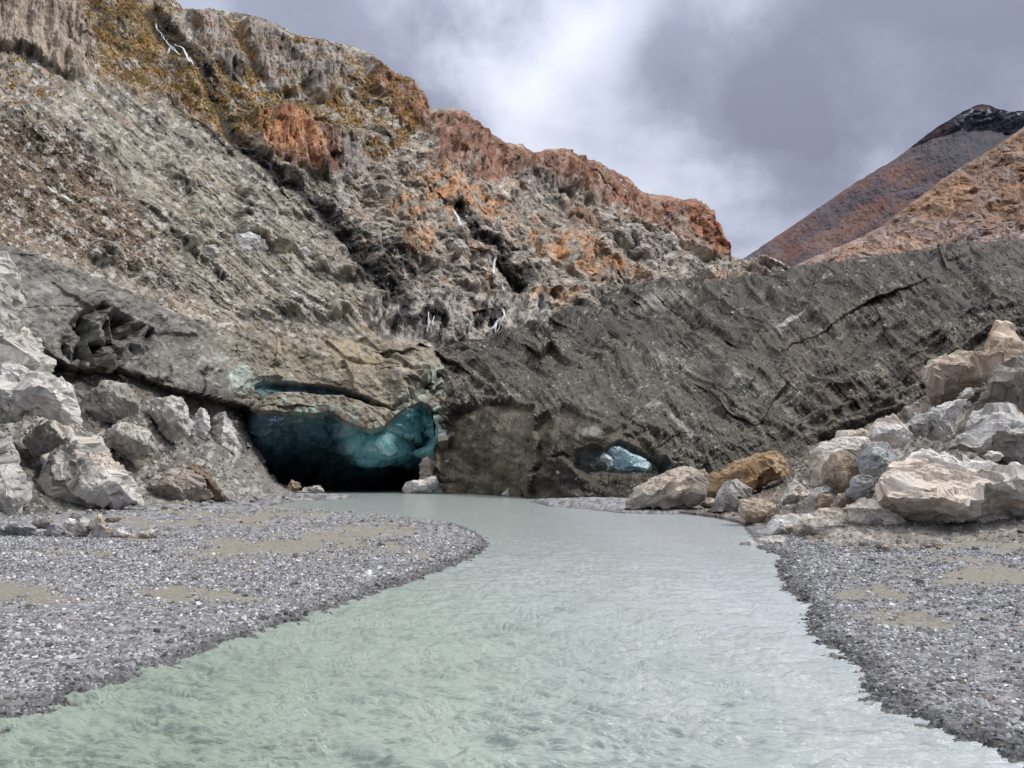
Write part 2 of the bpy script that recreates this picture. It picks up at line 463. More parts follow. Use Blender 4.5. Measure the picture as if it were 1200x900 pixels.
rock(B, 'long pink and tan slab with a raised horn at the top of the right pile', 'boulder',
     [(1077,431),(1103,421),(1150,414),(1162,400),(1172,378),(1187,379),(1194,402),(1240,392),(1250,440),(1190,450),(1150,446),(1122,458),(1105,482),(1088,474),(1083,446)], 36, ((.58,.48,.38),(.28,.21,.16),(.66,.58,.50)), seed=12,
     inner=[(1095,435,.6),(1130,428,.9),(1165,420,.8),(1178,395,.5),(1200,420,.9),(1100,455,.9),(1135,442,1.0)], back=3, strata=(.3,.3,.9))
rock(B, 'dark grey brown slab leaning above the white slab at the right edge', 'boulder',
     [(1104,517),(1120,490),(1140,463),(1163,433),(1200,415),(1260,420),(1260,480),(1200,492),(1167,482),(1143,492),(1122,522)], 30.5, ((.30,.27,.24),(.14,.12,.105),(.38,.34,.30)), seed=13,
     inner=[(1130,495,.5),(1160,455,.8),(1200,440,1.0),(1235,450,.9),(1180,470,.5)], back=2.5, rough=.7, strata=(.8,.1,.5))
rock(B, 'white slab with a shaded brown underside above the biggest boulder', 'boulder',
     [(1114,523,-.3),(1130,496,-.9),(1142,478,-1.3),(1167,469,-1.5),(1190,473,-1.4),(1202,488,-.9),(1250,482,-1.0),(1255,545,-.4),(1200,548,-.4),(1173,543,-.3),(1150,531,-.2)], 26.5, ((.55,.54,.53),(.28,.25,.22),(.44,.39,.33)), seed=14,
     inner=[(1128,518,.4),(1150,510,.8),(1175,505,1.0),(1205,505,1.1),(1240,500,1.0),(1165,485,-.2),(1180,525,.5)], back=2)
rock(B, 'black and white block lying across stones behind the biggest boulder', 'boulder',
     [(1057,505),(1063,497),(1080,486),(1093,477),(1101,486),(1089,505),(1067,511)], 28, ((.5,.49,.48),(.05,.05,.05),(.12,.115,.11)), seed=15, sfreq=3)
rock(B, 'steep white stone between the block and the dark leaning slab', 'boulder',
     [(1084,512),(1093,478),(1113,470),(1132,466),(1122,485),(1108,519)], 28.8, WHITE, seed=16)
rock(B, 'crumpled white boulder at the top of the pile left of the black and white block', 'boulder',
     [(1017,512),(1027,493),(1050,487),(1069,507),(1058,522),(1033,522)], 27.3, WHITE, seed=17)
rock(B, 'low cream stone on top of the tall pale boulder', 'boulder',
     [(975,520),(980,508),(1007,502),(1026,510),(1022,522),(1000,524)], 28.5, PALE, seed=18)
rock(B, 'rounded white stone at the river edge of the pale heap', 'boulder',
     [(898,628),(902,611),(920,604),(946,602),(953,615),(948,630),(920,634)], 22.2, WHITE, seed=19)
rock(B, 'streaky pale boulder at the middle of the low heap near the gravel', 'boulder',
     [(928,634),(935,613),(965,599),(990,602),(1005,620),(1000,635),(960,641)], 21, PALE, seed=20)
rock(B, 'flat grey tipped rock reaching out into the water', 'boulder',
     [(853,646),(865,638),(885,634),(905,628),(927,632),(940,640),(925,649),(900,652),(875,650)], 19.6, ((.48,.46,.44),(.2,.19,.18),(.5,.42,.35)), seed=21, sfreq=4)
rock(B, 'low smooth pale hump half buried in the gravel below the wedge boulder', 'boulder',
     [(973,640),(997,628),(1020,622),(1050,625),(1060,638),(1000,644)], 19.6, ((.50,.48,.43),(.36,.33,.29),(.46,.43,.38)), seed=22, rough=.5)
rock(B, 'small low pale hump touching the base of the biggest boulder', 'boulder',
     [(1042,638),(1052,629),(1067,624),(1087,627),(1095,638),(1060,641)], 19.0, ((.52,.50,.46),(.4,.37,.33),(.48,.45,.4)), seed=23, rough=.5)
rock(B, 'flat white stone at the foot of the tall pale boulder', 'boulder',
     [(947,581),(957,573),(977,567),(987,575),(975,586),(953,586)], 25, WHITE, seed=24)
rock(B, 'small brown stone below the flat white stone', 'boulder',
     [(957,593),(960,581),(973,578),(984,588),(975,598)], 24, TAN, seed=25)
rock(B, 'brown grey stone beside the dark slate boulder', 'boulder',
     [(974,594),(983,579),(996,577),(1002,590),(992,602),(980,600)], 23, ((.34,.29,.24),(.17,.14,.12),(.44,.4,.36)), seed=26)
rock('stone', 'small white oval stone lying on the ledge above the biggest boulder', 'stone',
     [(1152,534),(1160,529),(1170,529),(1177,534),(1170,540),(1157,540)], 24.5, WHITE, seed=27)
rock('stone', 'small grey white stone perched below the pink slab', 'stone',
     [(1126,463),(1132,454),(1141,455),(1140,463),(1131,468)], 31, WHITE, seed=28)
rock(B, 'grey boulder half hidden between the streaky heap and the wedge boulder', 'boulder',
     [(945,606),(960,597),(985,596),(996,606),(985,616),(955,616)], 22.6, PALE, seed=29)
rock('stone', 'brown flat stone between the tan block and the orange boulder', 'stone',
     [(820,592),(827,584),(838,585),(842,592),(832,597)], 38.5, PALE, seed=30)
# ---- cave mouth stones
rock(B, 'pale broken boulder at the right side of the ice cave mouth', 'boulder',
     [(471,573),(476,565),(497,562),(512,557),(517,568),(525,577),(503,580),(477,579)], 77, WHITE, seed=31, vox=.7)
rock(B, 'tall narrow brown rock standing inside the right side of the cave mouth', 'boulder',
     [(491,566),(493,542),(502,532),(508,544),(512,562),(502,567)], 79, ((.38,.33,.28),(.2,.17,.15),(.45,.42,.38)), seed=32, vox=.7)
rock('stone', 'flat pale slab at the waterline left of the cave mouth', 'stone',
     [(346,579),(356,572),(376,569),(381,579),(362,582)], 73, GREY, seed=33, vox=.7)
rock('stone', 'small tan stone on the rubble tip beside the cave', 'stone',
     [(337,572),(341,563),(350,564),(353,571),(345,575)], 74, TAN, seed=34, vox=.7)
rock('stone', 'small pale stone at the waterline under the brown ice face', 'stone',
     [(588,580),(594,573),(603,574),(607,580),(598,583)], 66, GREY, seed=35, vox=.7)
# ---- left bank
O_ = 'rock_outcrop'
rock(O_, 'tall pale grey outcrop at the left edge beside the ice wedge', 'rock outcrop',
     [(-90,270,-3),(-30,285,-2),(0,300,-1),(9,322,-.6),(15,350,-.4),(20,384,-.2),(44,406,-.2),(58,428,-.2),(50,446),(20,440),(-90,450)], 37, ((.52,.50,.46),(.17,.16,.15),(.58,.56,.52)), seed=41,
     inner=[(-40,310,.6),(-8,340,.9),(4,385,1.3),(30,418,1.2),(-20,420,1.6),(-60,390,1.5)], back=4, sfreq=12)
rock(O_, 'white streaked rounded ledge below the tall left outcrop', 'rock outcrop',
     [(-90,430,-1),(-20,430,-.8),(20,428,-.6),(55,438,-.6),(80,455,-.4),(95,478,-.2),(92,492),(60,486),(35,478),(0,492),(-90,500)], 34.5, ((.62,.60,.57),(.16,.145,.13),(.64,.62,.6)), seed=42,
     inner=[(-40,455,.8),(0,455,.9),(40,455,.8),(75,468,.7),(20,470,1.1)], back=4, sfreq=9, strata=(.5,.1,.8))
rock(O_, 'vertical ribbed grey outcrop at the bottom left corner of the slope', 'rock outcrop',
     [(-90,500,-1),(-20,505,-.6),(10,515,-.4),(25,545,-.1),(38,582,0),(32,604),(0,612),(-90,622)], 30.5, ((.42,.41,.39),(.15,.145,.14),(.50,.49,.47)), seed=43,
     inner=[(-40,530,.9),(0,545,.9),(15,575,.9),(-10,590,1.1)], back=3, strata=(1,.2,.25), sfreq=10)
rock(O_, 'broad folded white and grey outcrop standing behind the stone heap on the left', 'rock outcrop',
     [(44,592),(46,560,-.5),(60,530,-1),(80,516,-1.4),(105,512,-1.5),(125,530,-1.2),(148,552,-.7),(160,575,-.2),(168,592),(110,599)], 36, ((.58,.56,.53),(.12,.11,.105),(.55,.48,.42)), seed=44,
     inner=[(65,560,.7),(85,540,.5),(105,550,1.1),(125,565,1.2),(90,575,1.3),(145,580,.9)], back=3, strata=(.9,.2,.45), sfreq=8)
rock(O_, 'pale grey block outcrop half way up the left rubble slope', 'rock outcrop',
     [(176,484),(180,468),(195,465),(214,469),(224,494),(221,511),(204,514),(188,503)], 58, ((.56,.54,.51),(.22,.2,.19),(.5,.47,.43)), seed=45, strata=(.9,.1,.3))
rock(O_, 'narrow white rock between the grey block and the white pointed outcrop', 'rock outcrop',
     [(229,486),(236,477),(243,482),(247,501),(241,514),(231,508)], 63, WHITE, seed=46)
rock(O_, 'bright white pointed outcrop next to the ice cave', 'rock outcrop',
     [(238,519),(247,505),(254,488),(263,480),(271,499),(282,521),(279,540),(262,538),(247,529)], 68, ((.68,.66,.64),(.3,.28,.26),(.6,.57,.53)), seed=47, sfreq=4)
rock(O_, 'brown grey rock at the foot of the rubble slope right of the folded outcrop', 'rock outcrop',
     [(170,592),(176,567),(196,554),(220,549),(240,566),(252,588),(215,595)], 45, ((.38,.33,.29),(.2,.175,.155),(.48,.44,.4)), seed=48)
rock(O_, 'dark brown leaning slab on the foot of the rubble slope', 'rock outcrop',
     [(216,552),(222,546),(236,547),(252,566),(263,583),(250,584)], 47, ((.22,.165,.125),(.12,.09,.07),(.26,.21,.17)), seed=49)
rock(O_, 'small grey ribbed rock on the rubble right of the dark slab', 'rock outcrop',
     [(250,590),(254,575),(266,572),(276,583),(272,592)], 48, GREY, seed=50)
rock(O_, 'low whitish bedrock rib between the left edge ledge and the folded outcrop', 'rock outcrop',
     [(28,520),(36,500),(58,492),(88,496),(108,508),(92,520),(60,530),(40,532)], 38, ((.58,.56,.53),(.13,.12,.11),(.55,.5,.45)), seed=51, strata=(.8,.2,.5), sfreq=9)
rock(O_, 'grey bedrock rib rising right of the white streaked ledge', 'rock outcrop',
     [(96,478),(104,460),(122,448),(146,452),(160,470),(166,488),(140,492),(112,492)], 50, ((.34,.32,.29),(.13,.12,.11),(.42,.4,.37)), seed=52, strata=(.8,.2,.5), sfreq=9)
rock(O_, 'pale fractured bedrock knob above the folded outcrop on the rubble slope', 'rock outcrop',
     [(120,520),(128,503),(148,494),(172,505),(186,522),(180,534),(150,536)], 47, ((.5,.48,.45),(.15,.14,.13),(.5,.46,.42)), seed=53, strata=(.8,.2,.5), sfreq=8)
rock(O_, 'dark grey bedrock block behind the folded outcrop near the left edge', 'rock outcrop',
     [(30,596),(32,566),(40,548),(54,552),(62,575),(58,598)], 38, ((.2,.19,.18),(.08,.075,.07),(.3,.29,.27)), seed=54, strata=(.9,.2,.3), sfreq=8)
SG = ((.30,.30,.31),(.13,.13,.135),(.38,.38,.39))
rock('stone', 'dark topped grey stone at the left end of the bank stone heap', 'stone', [(8,622),(10,613),(30,610),(43,618),(39,629),(25,632)], 19.6, SG, seed=60)
rock('stone', 'thin dark flat stone at the back of the bank stone heap', 'stone', [(32,615),(45,609),(62,611),(57,619),(40,619)], 21.2, DARK, seed=61)
rock('stone', 'rounded blue grey stone in the middle of the bank stone heap', 'stone', [(52,624),(59,615),(70,614),(77,624),(70,631),(58,631)], 19.4, SG, seed=62)
rock('stone', 'light grey stone under the dark cap of the bank stone heap', 'stone', [(73,616),(80,608),(89,609),(90,619),(80,622)], 20, WHITE, seed=63)
rock('stone', 'dark capstone at the top of the bank stone heap', 'stone', [(79,608),(85,601),(96,604),(95,611),(84,612)], 20.2, DARK, seed=64)
rock('stone', 'mottled grey stone left of the tan pillar stone on the bank', 'stone', [(86,631),(89,613),(98,606),(106,610),(104,627),(96,632)], 19.2, GREY, seed=65)
rock('stone', 'tan pillar stone with a white tip in the bank stone heap', 'stone', [(105,630),(108,614),(112,604),(116,600),(121,603),(124,616),(132,623),(130,630)], 19.0, ((.48,.42,.35),(.24,.16,.12),(.6,.57,.53)), seed=66)
rock('stone', 'small white stone right of the tan pillar stone', 'stone', [(132,629),(134,619),(145,621),(154,627),(145,631)], 19.0, WHITE, seed=67)
rock('stone', 'long flat cream stone at the right end of the bank stone heap', 'stone', [(152,627),(160,625),(175,621),(187,620),(191,625),(176,631),(160,632)], 18.9, PALE, seed=68)
rock('stone', 'squat grey stone at the frame edge end of the bank stone heap', 'stone', [(-8,628),(-5,617),(6,614),(12,622),(8,630)], 19.6, SG, seed=69)
rock('stone', 'low speckled stone between dark topped and blue grey stones', 'stone', [(38,630),(42,621),(52,620),(57,629),(48,632)], 19.4, GREY, seed=70)
rock('stone', 'thin grey flake lying behind the tan pillar stone', 'stone', [(120,609),(128,606),(144,607),(140,611),(125,612)], 21.4, DARK, seed=71)
# ---- ice in the right glacier foot
rock('ice_block', 'pale blue ice lump in the hollow of the dark hummock, the smaller one', 'ice', [(675,550),(678,532),(690,527),(701,532),(700,548),(688,555)], 60.9, ICE, seed=80, mat=M_ice, rough=.5, bulge=.3)
rock('ice_block', 'large blue ice wall showing in the hollow of the dark hummock', 'ice', [(706,548),(712,526),(724,523),(740,531),(757,541),(771,552),(769,560),(745,560),(722,556)], 61.1, ((.27,.42,.47),(.10,.20,.26),(.42,.54,.58)), seed=81, mat=M_ice, rough=.5, bulge=.3)
rock('ice_block', 'white ice lump between the two blue ice faces', 'ice', [(698,552),(699,533),(708,529),(718,538),(718,548),(710,554)], 60.7, ((.42,.52,.52),(.2,.3,.33),(.5,.55,.52)), seed=82, mat=M_ice, rough=.6, bulge=.3)

#HILL_DEPTH
HILL = tps([(-120,290,52),(0,290,60),(100,320,66.5),(200,365,79),(300,395,86),(400,405,95),(500,415,106),(600,400,135),(700,355,205),(800,340,280),(930,330,360),
            (0,0,160),(-120,-150,180),(100,-120,235),(210,10,205),(300,20,220),(400,50,235),(490,100,260),(530,130,275),(625,180,315),(740,212,365),(830,245,410),(855,303,400),(910,308,390),
            (-120,470,38),(300,470,80),(600,450,115),(930,380,330)])
# boulders lying on the hillside
for k, (lb, ol, tn) in enumerate([
    ('light tan rounded boulder alone on the brown slope near the left edge', [(13,213),(15,202),(23,197),(32,203),(33,213),(25,217)], TAN),
    ('biggest white boulder of the white cluster on the grey scree', [(271,287),(276,276),(290,272),(303,276),(304,289),(290,296),(277,294)], WHITE),
    ('white boulder on the right of the biggest one in the scree cluster', [(300,293),(304,280),(312,281),(314,292),(306,297)], WHITE),
    ('grey white boulder at the left end of the scree cluster', [(236,299),(238,289),(252,287),(257,296),(250,303)], ((.5,.49,.48),(.3,.29,.28),(.55,.54,.52))),
    ('white boulder right of the scree cluster, upper one', [(329,289),(332,281),(342,279),(347,286),(340,292)], WHITE),
    ('white boulder right of the scree cluster, lower one', [(346,299),(349,289),(358,288),(364,296),(358,303),(350,303)], WHITE),
    ('pale flake on the slope right of the light tan boulder', [(50,222),(55,218),(66,224),(68,229),(58,228)], PALE),
    ('pale long flake lower on the slope right of the light tan boulder', [(66,231),(74,228),(84,235),(82,239),(72,236)], PALE),
    ('white stone at the foot of the top left buttress', [(30,97),(38,93),(47,100),(46,105),(36,103)], WHITE),
    ('dark hooded stone above the edge of the grey ice', [(141,321),(146,317),(156,321),(153,325),(144,325)], DARK),
]):
    a_ = np.array(ol).mean(0)
    rock('boulder', lb, 'boulder', ol, float(HILL(a_[0], a_[1])) - 1.0, tn, seed=100 + k, vox=.7)
finish_rocks()

# ================================================================== hillside
print('hill')
ridge = [(-160,-215),(100,-125),(180,-30),(207,2),(215,11),(250,12),(275,14),(300,19),(325,30),(345,41),(385,49),(410,54),(430,62),(445,74),(460,86),(478,92),(490,101),(498,118),(506,129),(530,127),(545,134),(560,146),(575,160),(590,169),(610,172),(625,181),(640,177),(652,176),(668,178),(685,188),(700,191),(720,203),(738,212),(748,224),(760,229),(785,231),(800,236),(812,234),(826,240),(838,258),(848,280),(855,302),(870,306),(890,302),(905,304),(918,312),(930,322),(945,328)]
hbot = [(-160,285),(0,318),(100,352),(200,392),(300,428),(400,440),(500,450),(560,440),(620,425),(700,392),(800,365),(945,350)]
px1 = np.arange(-130, 940, 0.85)
R = 600
s = np.linspace(1.0, 0.0, R)[:, None]
s = s * 1.0
yt = curve(ridge, px1)[None]; yb = curve(hbot, px1)[None]
yt = yt + 2.2 * fbm(px1[None] / 11, px1[None] * 0, 3, 3) + 1.2 * fbm(px1[None] / 3.5, px1[None] * 0, 4, 2)
PY = yb + (yt - yb) * (1 - s[::-1]) if False else yt + (yb - yt) * s
PX = np.broadcast_to(px1[None], PY.shape).copy()
D0 = HILL(PX, PY)
base = at(PX, PY, D0)
nrm = normals(base)
if nrm[R // 2, 300, 1] > 0: nrm = -nrm
wx = fbm(PX / 60, PY / 60, 71, 3) * 14; wy = fbm(PX / 60, PY / 60, 72, 3) * 14
w2x = PX + wx * .45 + 1.3 * fbm(PX / 12, PY / 12, 73, 2); w2y = PY + wy * .45 + 1.3 * fbm(PX / 12, PY / 12, 74, 2)
X = w2x; Yp = w2y
# regions
butt = pm(X, Yp, [(-200,-100),(80,-60),(92,10),(108,40),(113,72),(88,92),(55,78),(25,62),(-200,50)], 4)
ridgedist = PY - yt
greycl = np.maximum.reduce([pm(X, Yp, p, 5) for p in ([(222,14),(255,14),(275,50),(285,85),(268,92),(245,60)], [(286,30),(330,34),(352,70),(350,112),(320,108),(300,80)], [(352,60),(395,58),(402,110),(375,118),(355,95)], [(360,150),(420,160),(430,200),(390,215),(365,190)])])
redcl = np.maximum.reduce([pm(X, Yp, p, 5) for p in ([(500,132),(545,128),(590,165),(598,205),(575,220),(535,205),(505,195)], [(598,175),(680,178),(745,215),(740,245),(690,240),(640,215),(600,205)], [(725,222),(800,232),(830,240),(860,300),(820,305),(790,285),(740,260)], [(300,135),(350,132),(390,160),(396,205),(350,200),(310,180)], [(430,70),(480,92),(505,130),(498,165),(465,140),(440,105)])])
lowred = pm(X, Yp, [(660,240),(700,250),(705,280),(675,275)], 6)
orange = np.clip(sum(ell(X, Yp, *e) for e in [(540,232,70,22,30),(485,285,22,22),(655,292,48,18,15),(640,352,38,9),(520,245,30,14,20),(560,290,25,12),(700,318,50,12,8),(348,170,40,30),(470,245,25,15)]), 0, 1)
cliffband = pm(X, Yp, [(420,355),(480,350),(560,352),(640,350),(625,392),(560,405),(450,400)], 6)
cliffm = np.clip(butt + greycl + redcl + lowred + .8 * orange + .8 * cliffband + .5 * sm(.1, .45, fbm(PX / 55, PY / 40, 90, 3)) * sm(380, 520, X), 0, 1)
gully = [(180,20),(192,42),(212,62),(238,86),(246,112),(262,140),(282,172),(330,214),(378,248),(410,288),(436,322),(476,366)]
g1 = stroke(X, Yp, gully)
wetz = np.clip(sm(12, 2, g1) + .9 * sm(1.1, .3, np.hypot((X - 455) / 55, (Yp - 318) / 44)) * sm(-.4, .0, fbm(X / 16, Yp / 12, 77, 3))
     + .7 * sm(1.1, .3, np.hypot((X - 400) / 45, (Yp - 262) / 26)) * sm(-.2, .3, fbm(X / 16, Yp / 12, 78, 3)) + sm(15, 3, stroke(X, Yp, [(180,20),(210,58),(240,85)])), 0, 1)
fall2 = [(533,248),(540,266),(552,280),(575,292),(584,306),(580,322),(592,336),(604,343)]
g2 = stroke(X, Yp, fall2)
wetz = np.maximum(wetz, sm(12, 3, g2))
wetz = np.maximum(wetz, .9 * sm(1.1, .5, np.hypot((X - 610) / 22, (Yp - 328) / 12)))
wetz = np.maximum(wetz, cliffband * sm(-.1, .25, fbm(X / 13, Yp / 30, 79, 3)))
gulmask = np.maximum(sm(14, 2, g1), sm(9, 1, g2))
# vegetation mask
veg = np.clip(pm(X, Yp, [(80,-60),(215,0),(190,30),(255,95),(300,120),(330,160),(260,165),(200,120),(120,90),(112,60),(95,10)], 12) * sm(-.6, .1, fbm(X / 26, Yp / 14, 81, 4))
    + pm(X, Yp, [(215,8),(350,42),(480,90),(500,135),(480,170),(430,200),(370,150),(290,130),(255,90)], 8) * sm(-.25, .2, fbm(X / 22, Yp / 12, 82, 4)) * (1 - .7 * greycl)
    + .8 * pm(X, Yp, [(-200,50),(20,62),(80,100),(60,135),(-200,110)], 8) * sm(0, .4, fbm(X / 18, Yp / 10, 83, 3))
    + .6 * sm(160, 40, ridgedist) * sm(480, 250, X) * sm(.15, .5, fbm(X / 15, Yp / 9, 84, 3)), 0, 1)
veg *= 1 - .8 * butt
scree = pm(X, Yp, [(90,90),(170,120),(260,170),(340,240),(420,330),(470,400),(400,420),(300,400),(230,340),(160,270),(110,190)], 20)
brown = pm(X, Yp, [(-200,130),(60,150),(130,200),(200,290),(160,320),(60,300),(-200,270)], 16)
toeb = pm(X, Yp, [(150,330),(230,360),(330,385),(440,405),(520,430),(400,470),(200,400)], 10)

# relief.  slope-parallel foliation runs down to the right
ca, sa = math.cos(math.radians(38)), math.sin(math.radians(38))
U = X * ca + Yp * sa; Vv = -X * sa + Yp * ca
mpp = D0 / FPX
big = fbm(PX / 95, PY / 70, 11, 4)
block1, id1, id1b = stones(U / 52, Vv / 26, 21, .5, .9, 1.4)
block2, id2, id2b = stones(U / 22, Vv / 11, 22, .5, .9, 1.8)
block3, id3, id3b = stones(U / 9, Vv / 5, 23, .5, .9, 2)
st4, id4, id4b = stones(PX / 4.6, PY / 3.6, 24, .5, 1.0, 2.2)
st5, id5, id5b = stones(PX / 2.3, PY / 1.9, 25, .5, 1.0, 2.2)
flute = fba(X / 9, Yp / 60, 31, 4, .6)
c2, cid, cidb = stones(X / 24, Yp / 46, 41, .52, .9, 2.0)
c3, cid3, cid3b = stones(X / 8, Yp / 17, 42, .52, .9, 2.2)
c4, cid4, cid4b = stones(X / 3.4, Yp / 6, 43, .5, .9, 2.2)
rockiness = np.clip(.35 + .5 * sm(330, 480, X) + .4 * sm(-.1, .3, big) + cliffm - .75 * scree * sm(.3, -.2, big) , .12, 1.2)
h = big * 24 + rockiness * (block1 * 22 + block2 * 13) + block3 * (1.8 + 3.0 * rockiness) * (1 - .5 * scree) + st4 * 2.2 * (.45 + .8 * id2b) * (1 - .5 * scree) + st5 * 1.0
hc = c2 * 20 + flute * 6 + c3 * 8 + c4 * 2.6
h = h * (1 - .75 * cliffm) + hc * cliffm
h += 9 * butt + 9 * redcl + 7 * greycl + 5 * orange - 16 * gulmask
# long erosion runnels in the scree
strk = fba(U / 26, Vv / 3.6, 68, 4, .65); strk2 = fba(U / 90, Vv / 14, 69, 3, .6)
run = fba(U / 240, Vv / 9, 51, 3, .6)
h += run * (4.5 * scree + 3.0 * brown + 2.5) + 3.0 * fba(U / 34, Vv / 4.5, 53, 3, .6)
h += -10 * sm(5, 1, stroke(X, Yp, [(165,235),(195,262),(222,290),(262,325)])) * sm(-.4, .2, fbm(X / 10, Yp / 10, 52, 2))
top_fade = sm(0, 14, ridgedist)
h = np.where(h > 8, h, h)
toed = PY - curve([(-160,270),(0,280),(60,300),(150,335),(200,362),(260,384),(330,391),(400,391),(470,402),(545,436),(546,600),(900,600)], PX)
H = h * mpp * 1.35 * (1 - .75 * sm(-28, -4, toed))
H = H * (.25 + .75 * top_fade)
P = base + outward(base, nrm) * H[..., None]
# back of the ridge
tail = []
for k in range(1, 9):
    q = P[0].copy(); t = k / 8
    q[:, 1] += 60 * t; q[:, 0] -= 12 * t; q[:, 2] -= 4 * t + 55 * t ** 2
    tail.append(q)
# colour (albedo only)
sc_c = np.where((id4 > .5)[..., None], np.array([.30,.275,.235], F32), np.array([.23,.205,.175], F32))
c = sc_c.copy()
c = mixc(c, (.28,.26,.215), .75 * scree)
c = mixc(c, (.155,.115,.08), .85 * brown)
c = mixc(c, (.30,.25,.195), .55 * toeb)
lg = sm(380, 470, X) * (1 - cliffm)
c = mixc(c, (.34,.30,.26), .65 * lg)
ironn = sm(.05, .5, fbm(X / 34, Yp / 20, 61, 4)) * sm(360, 470, X)
c = mixc(c, (.38,.25,.16), .7 * ironn)
pale = sm(.1, .5, fbm(X / 40, Yp / 16, 62, 4)) * sm(360, 470, X)
c = mixc(c, (.50,.45,.38), .7 * pale)
c = mixc(c, (.20,.15,.105), .6 * sm(.15, .5, strk2 + .5 * run) * (1 - cliffm) * sm(520, 420, X))
c = mixc(c, (.34,.275,.22), .85 * butt); c = mixc(c, (.15,.125,.105), .7 * butt * sm(.0, .45, fba(X / 5, Yp / 70, 70, 3)))
c = mixc(c, (.30,.265,.25), .85 * greycl)
c = mixc(c, (.255,.122,.08), .88 * redcl * sm(-.6, .0, big + .5 * flute))
c = mixc(c, (.37,.165,.09), .75 * np.clip(pm(X, Yp, [(800,235),(835,245),(858,302),(830,303),(805,275)], 4) + pm(X, Yp, [(302,138),(350,134),(355,175),(330,180),(305,165)], 4), 0, 1))
c = mixc(c, (.48,.26,.13), .8 * orange * sm(-.35, .25, fbm(X / 14, Yp / 14, 63, 3)))
c = mixc(c, (.22,.12,.08), .8 * lowred)
c = mixc(c, (.40,.37,.34), .7 * cliffband)
vegc = np.where((cid3 > .45)[..., None], np.array([.30,.155,.045], F32), np.array([.28,.19,.05], F32))
vegc = mixc(vegc, (.13,.12,.05), sm(0, .5, fbm(X / 12, Yp / 8, 64, 3)) * .7)
c = c + (vegc - c) * (veg * .9 * sm(-.5, .15, strk + .4 * run))[..., None]
c = mixc(c, (.19,.105,.06), .5 * veg * sm(.1, -.3, fbm(X / 7, Yp / 5, 65, 2)))
# each block / stone has its own tone
tone = .94 + .26 * (id4 - .5) * (1 - .5 * cliffm) + .25 * (id5 - .5) + .3 * (id3 - .5) + .3 * (id2 - .5) + (.8 * strk + .6 * strk2) * (1 - .5 * cliffm) + .35 * cliffm * (cid3 - .5) + .28 * cliffm * fba(X / 5, Yp / 40, 66, 3)
c *= np.clip(tone, .35, 1.9)[..., None]
# light stones among the scree
spk = (id4b > .90 - .08 * toeb - .05 * brown) * (1 - .6 * cliffm) * (1 - .6 * veg)
c = mixc(c, (.52,.50,.47), .75 * spk)
spk = (id3b > .93) * (1 - cliffm) * (1 - .7 * veg)
c = mixc(c, (.46,.43,.39), .6 * spk)
# stained / water-darkened rock
stain = sm(.15, .6, fba(X / 6, Yp / 45, 67, 3)) * cliffm
c *= (1 - .55 * stain)[..., None]
c = mixc(c, (.022,.021,.022), .93 * wetz)
grid('hillside', np.concatenate([np.array(tail)[::-1], P], 0), np.concatenate([np.repeat(c[:1], 8, 0), c], 0), M_hill,
     wet=np.concatenate([np.zeros((8, P.shape[1]), F32), wetz * .15], 0), kind='structure',
     label='steep rocky mountainside of cliffs and scree left of the glacier', cat='hillside')
HP, Hn, HX, HY = P, nrm, PX, PY

def on_hill(px, py):
    j = int(np.clip(round((px + 130) / .85), 0, P_cols - 1))
    i = int(np.argmin(np.abs(HQ[:, j] - py)))
    return HP[i, j], i, j
P_cols = HP.shape[1]
# displaced survey rows as they are seen, to seat waterfalls on the rock
_, HQ = to_px(HP); HQX = to_px(HP)[0]
def seat(px, py):
    j0 = int(np.clip(round((px + 130) / .85), 12, P_cols - 13))
    sub = (HQX[:, j0 - 12:j0 + 13] - px) ** 2 + (HQ[:, j0 - 12:j0 + 13] - py) ** 2
    near = sub < 4
    if not near.any():
        i, j = np.unravel_index(np.argmin(sub), sub.shape); return HP[i, j0 - 12 + j]
    ii = np.argwhere(near); best = min(ii, key=lambda q: HP[q[0], j0 - 12 + q[1], 1])
    return HP[best[0], j0 - 12 + best[1]]

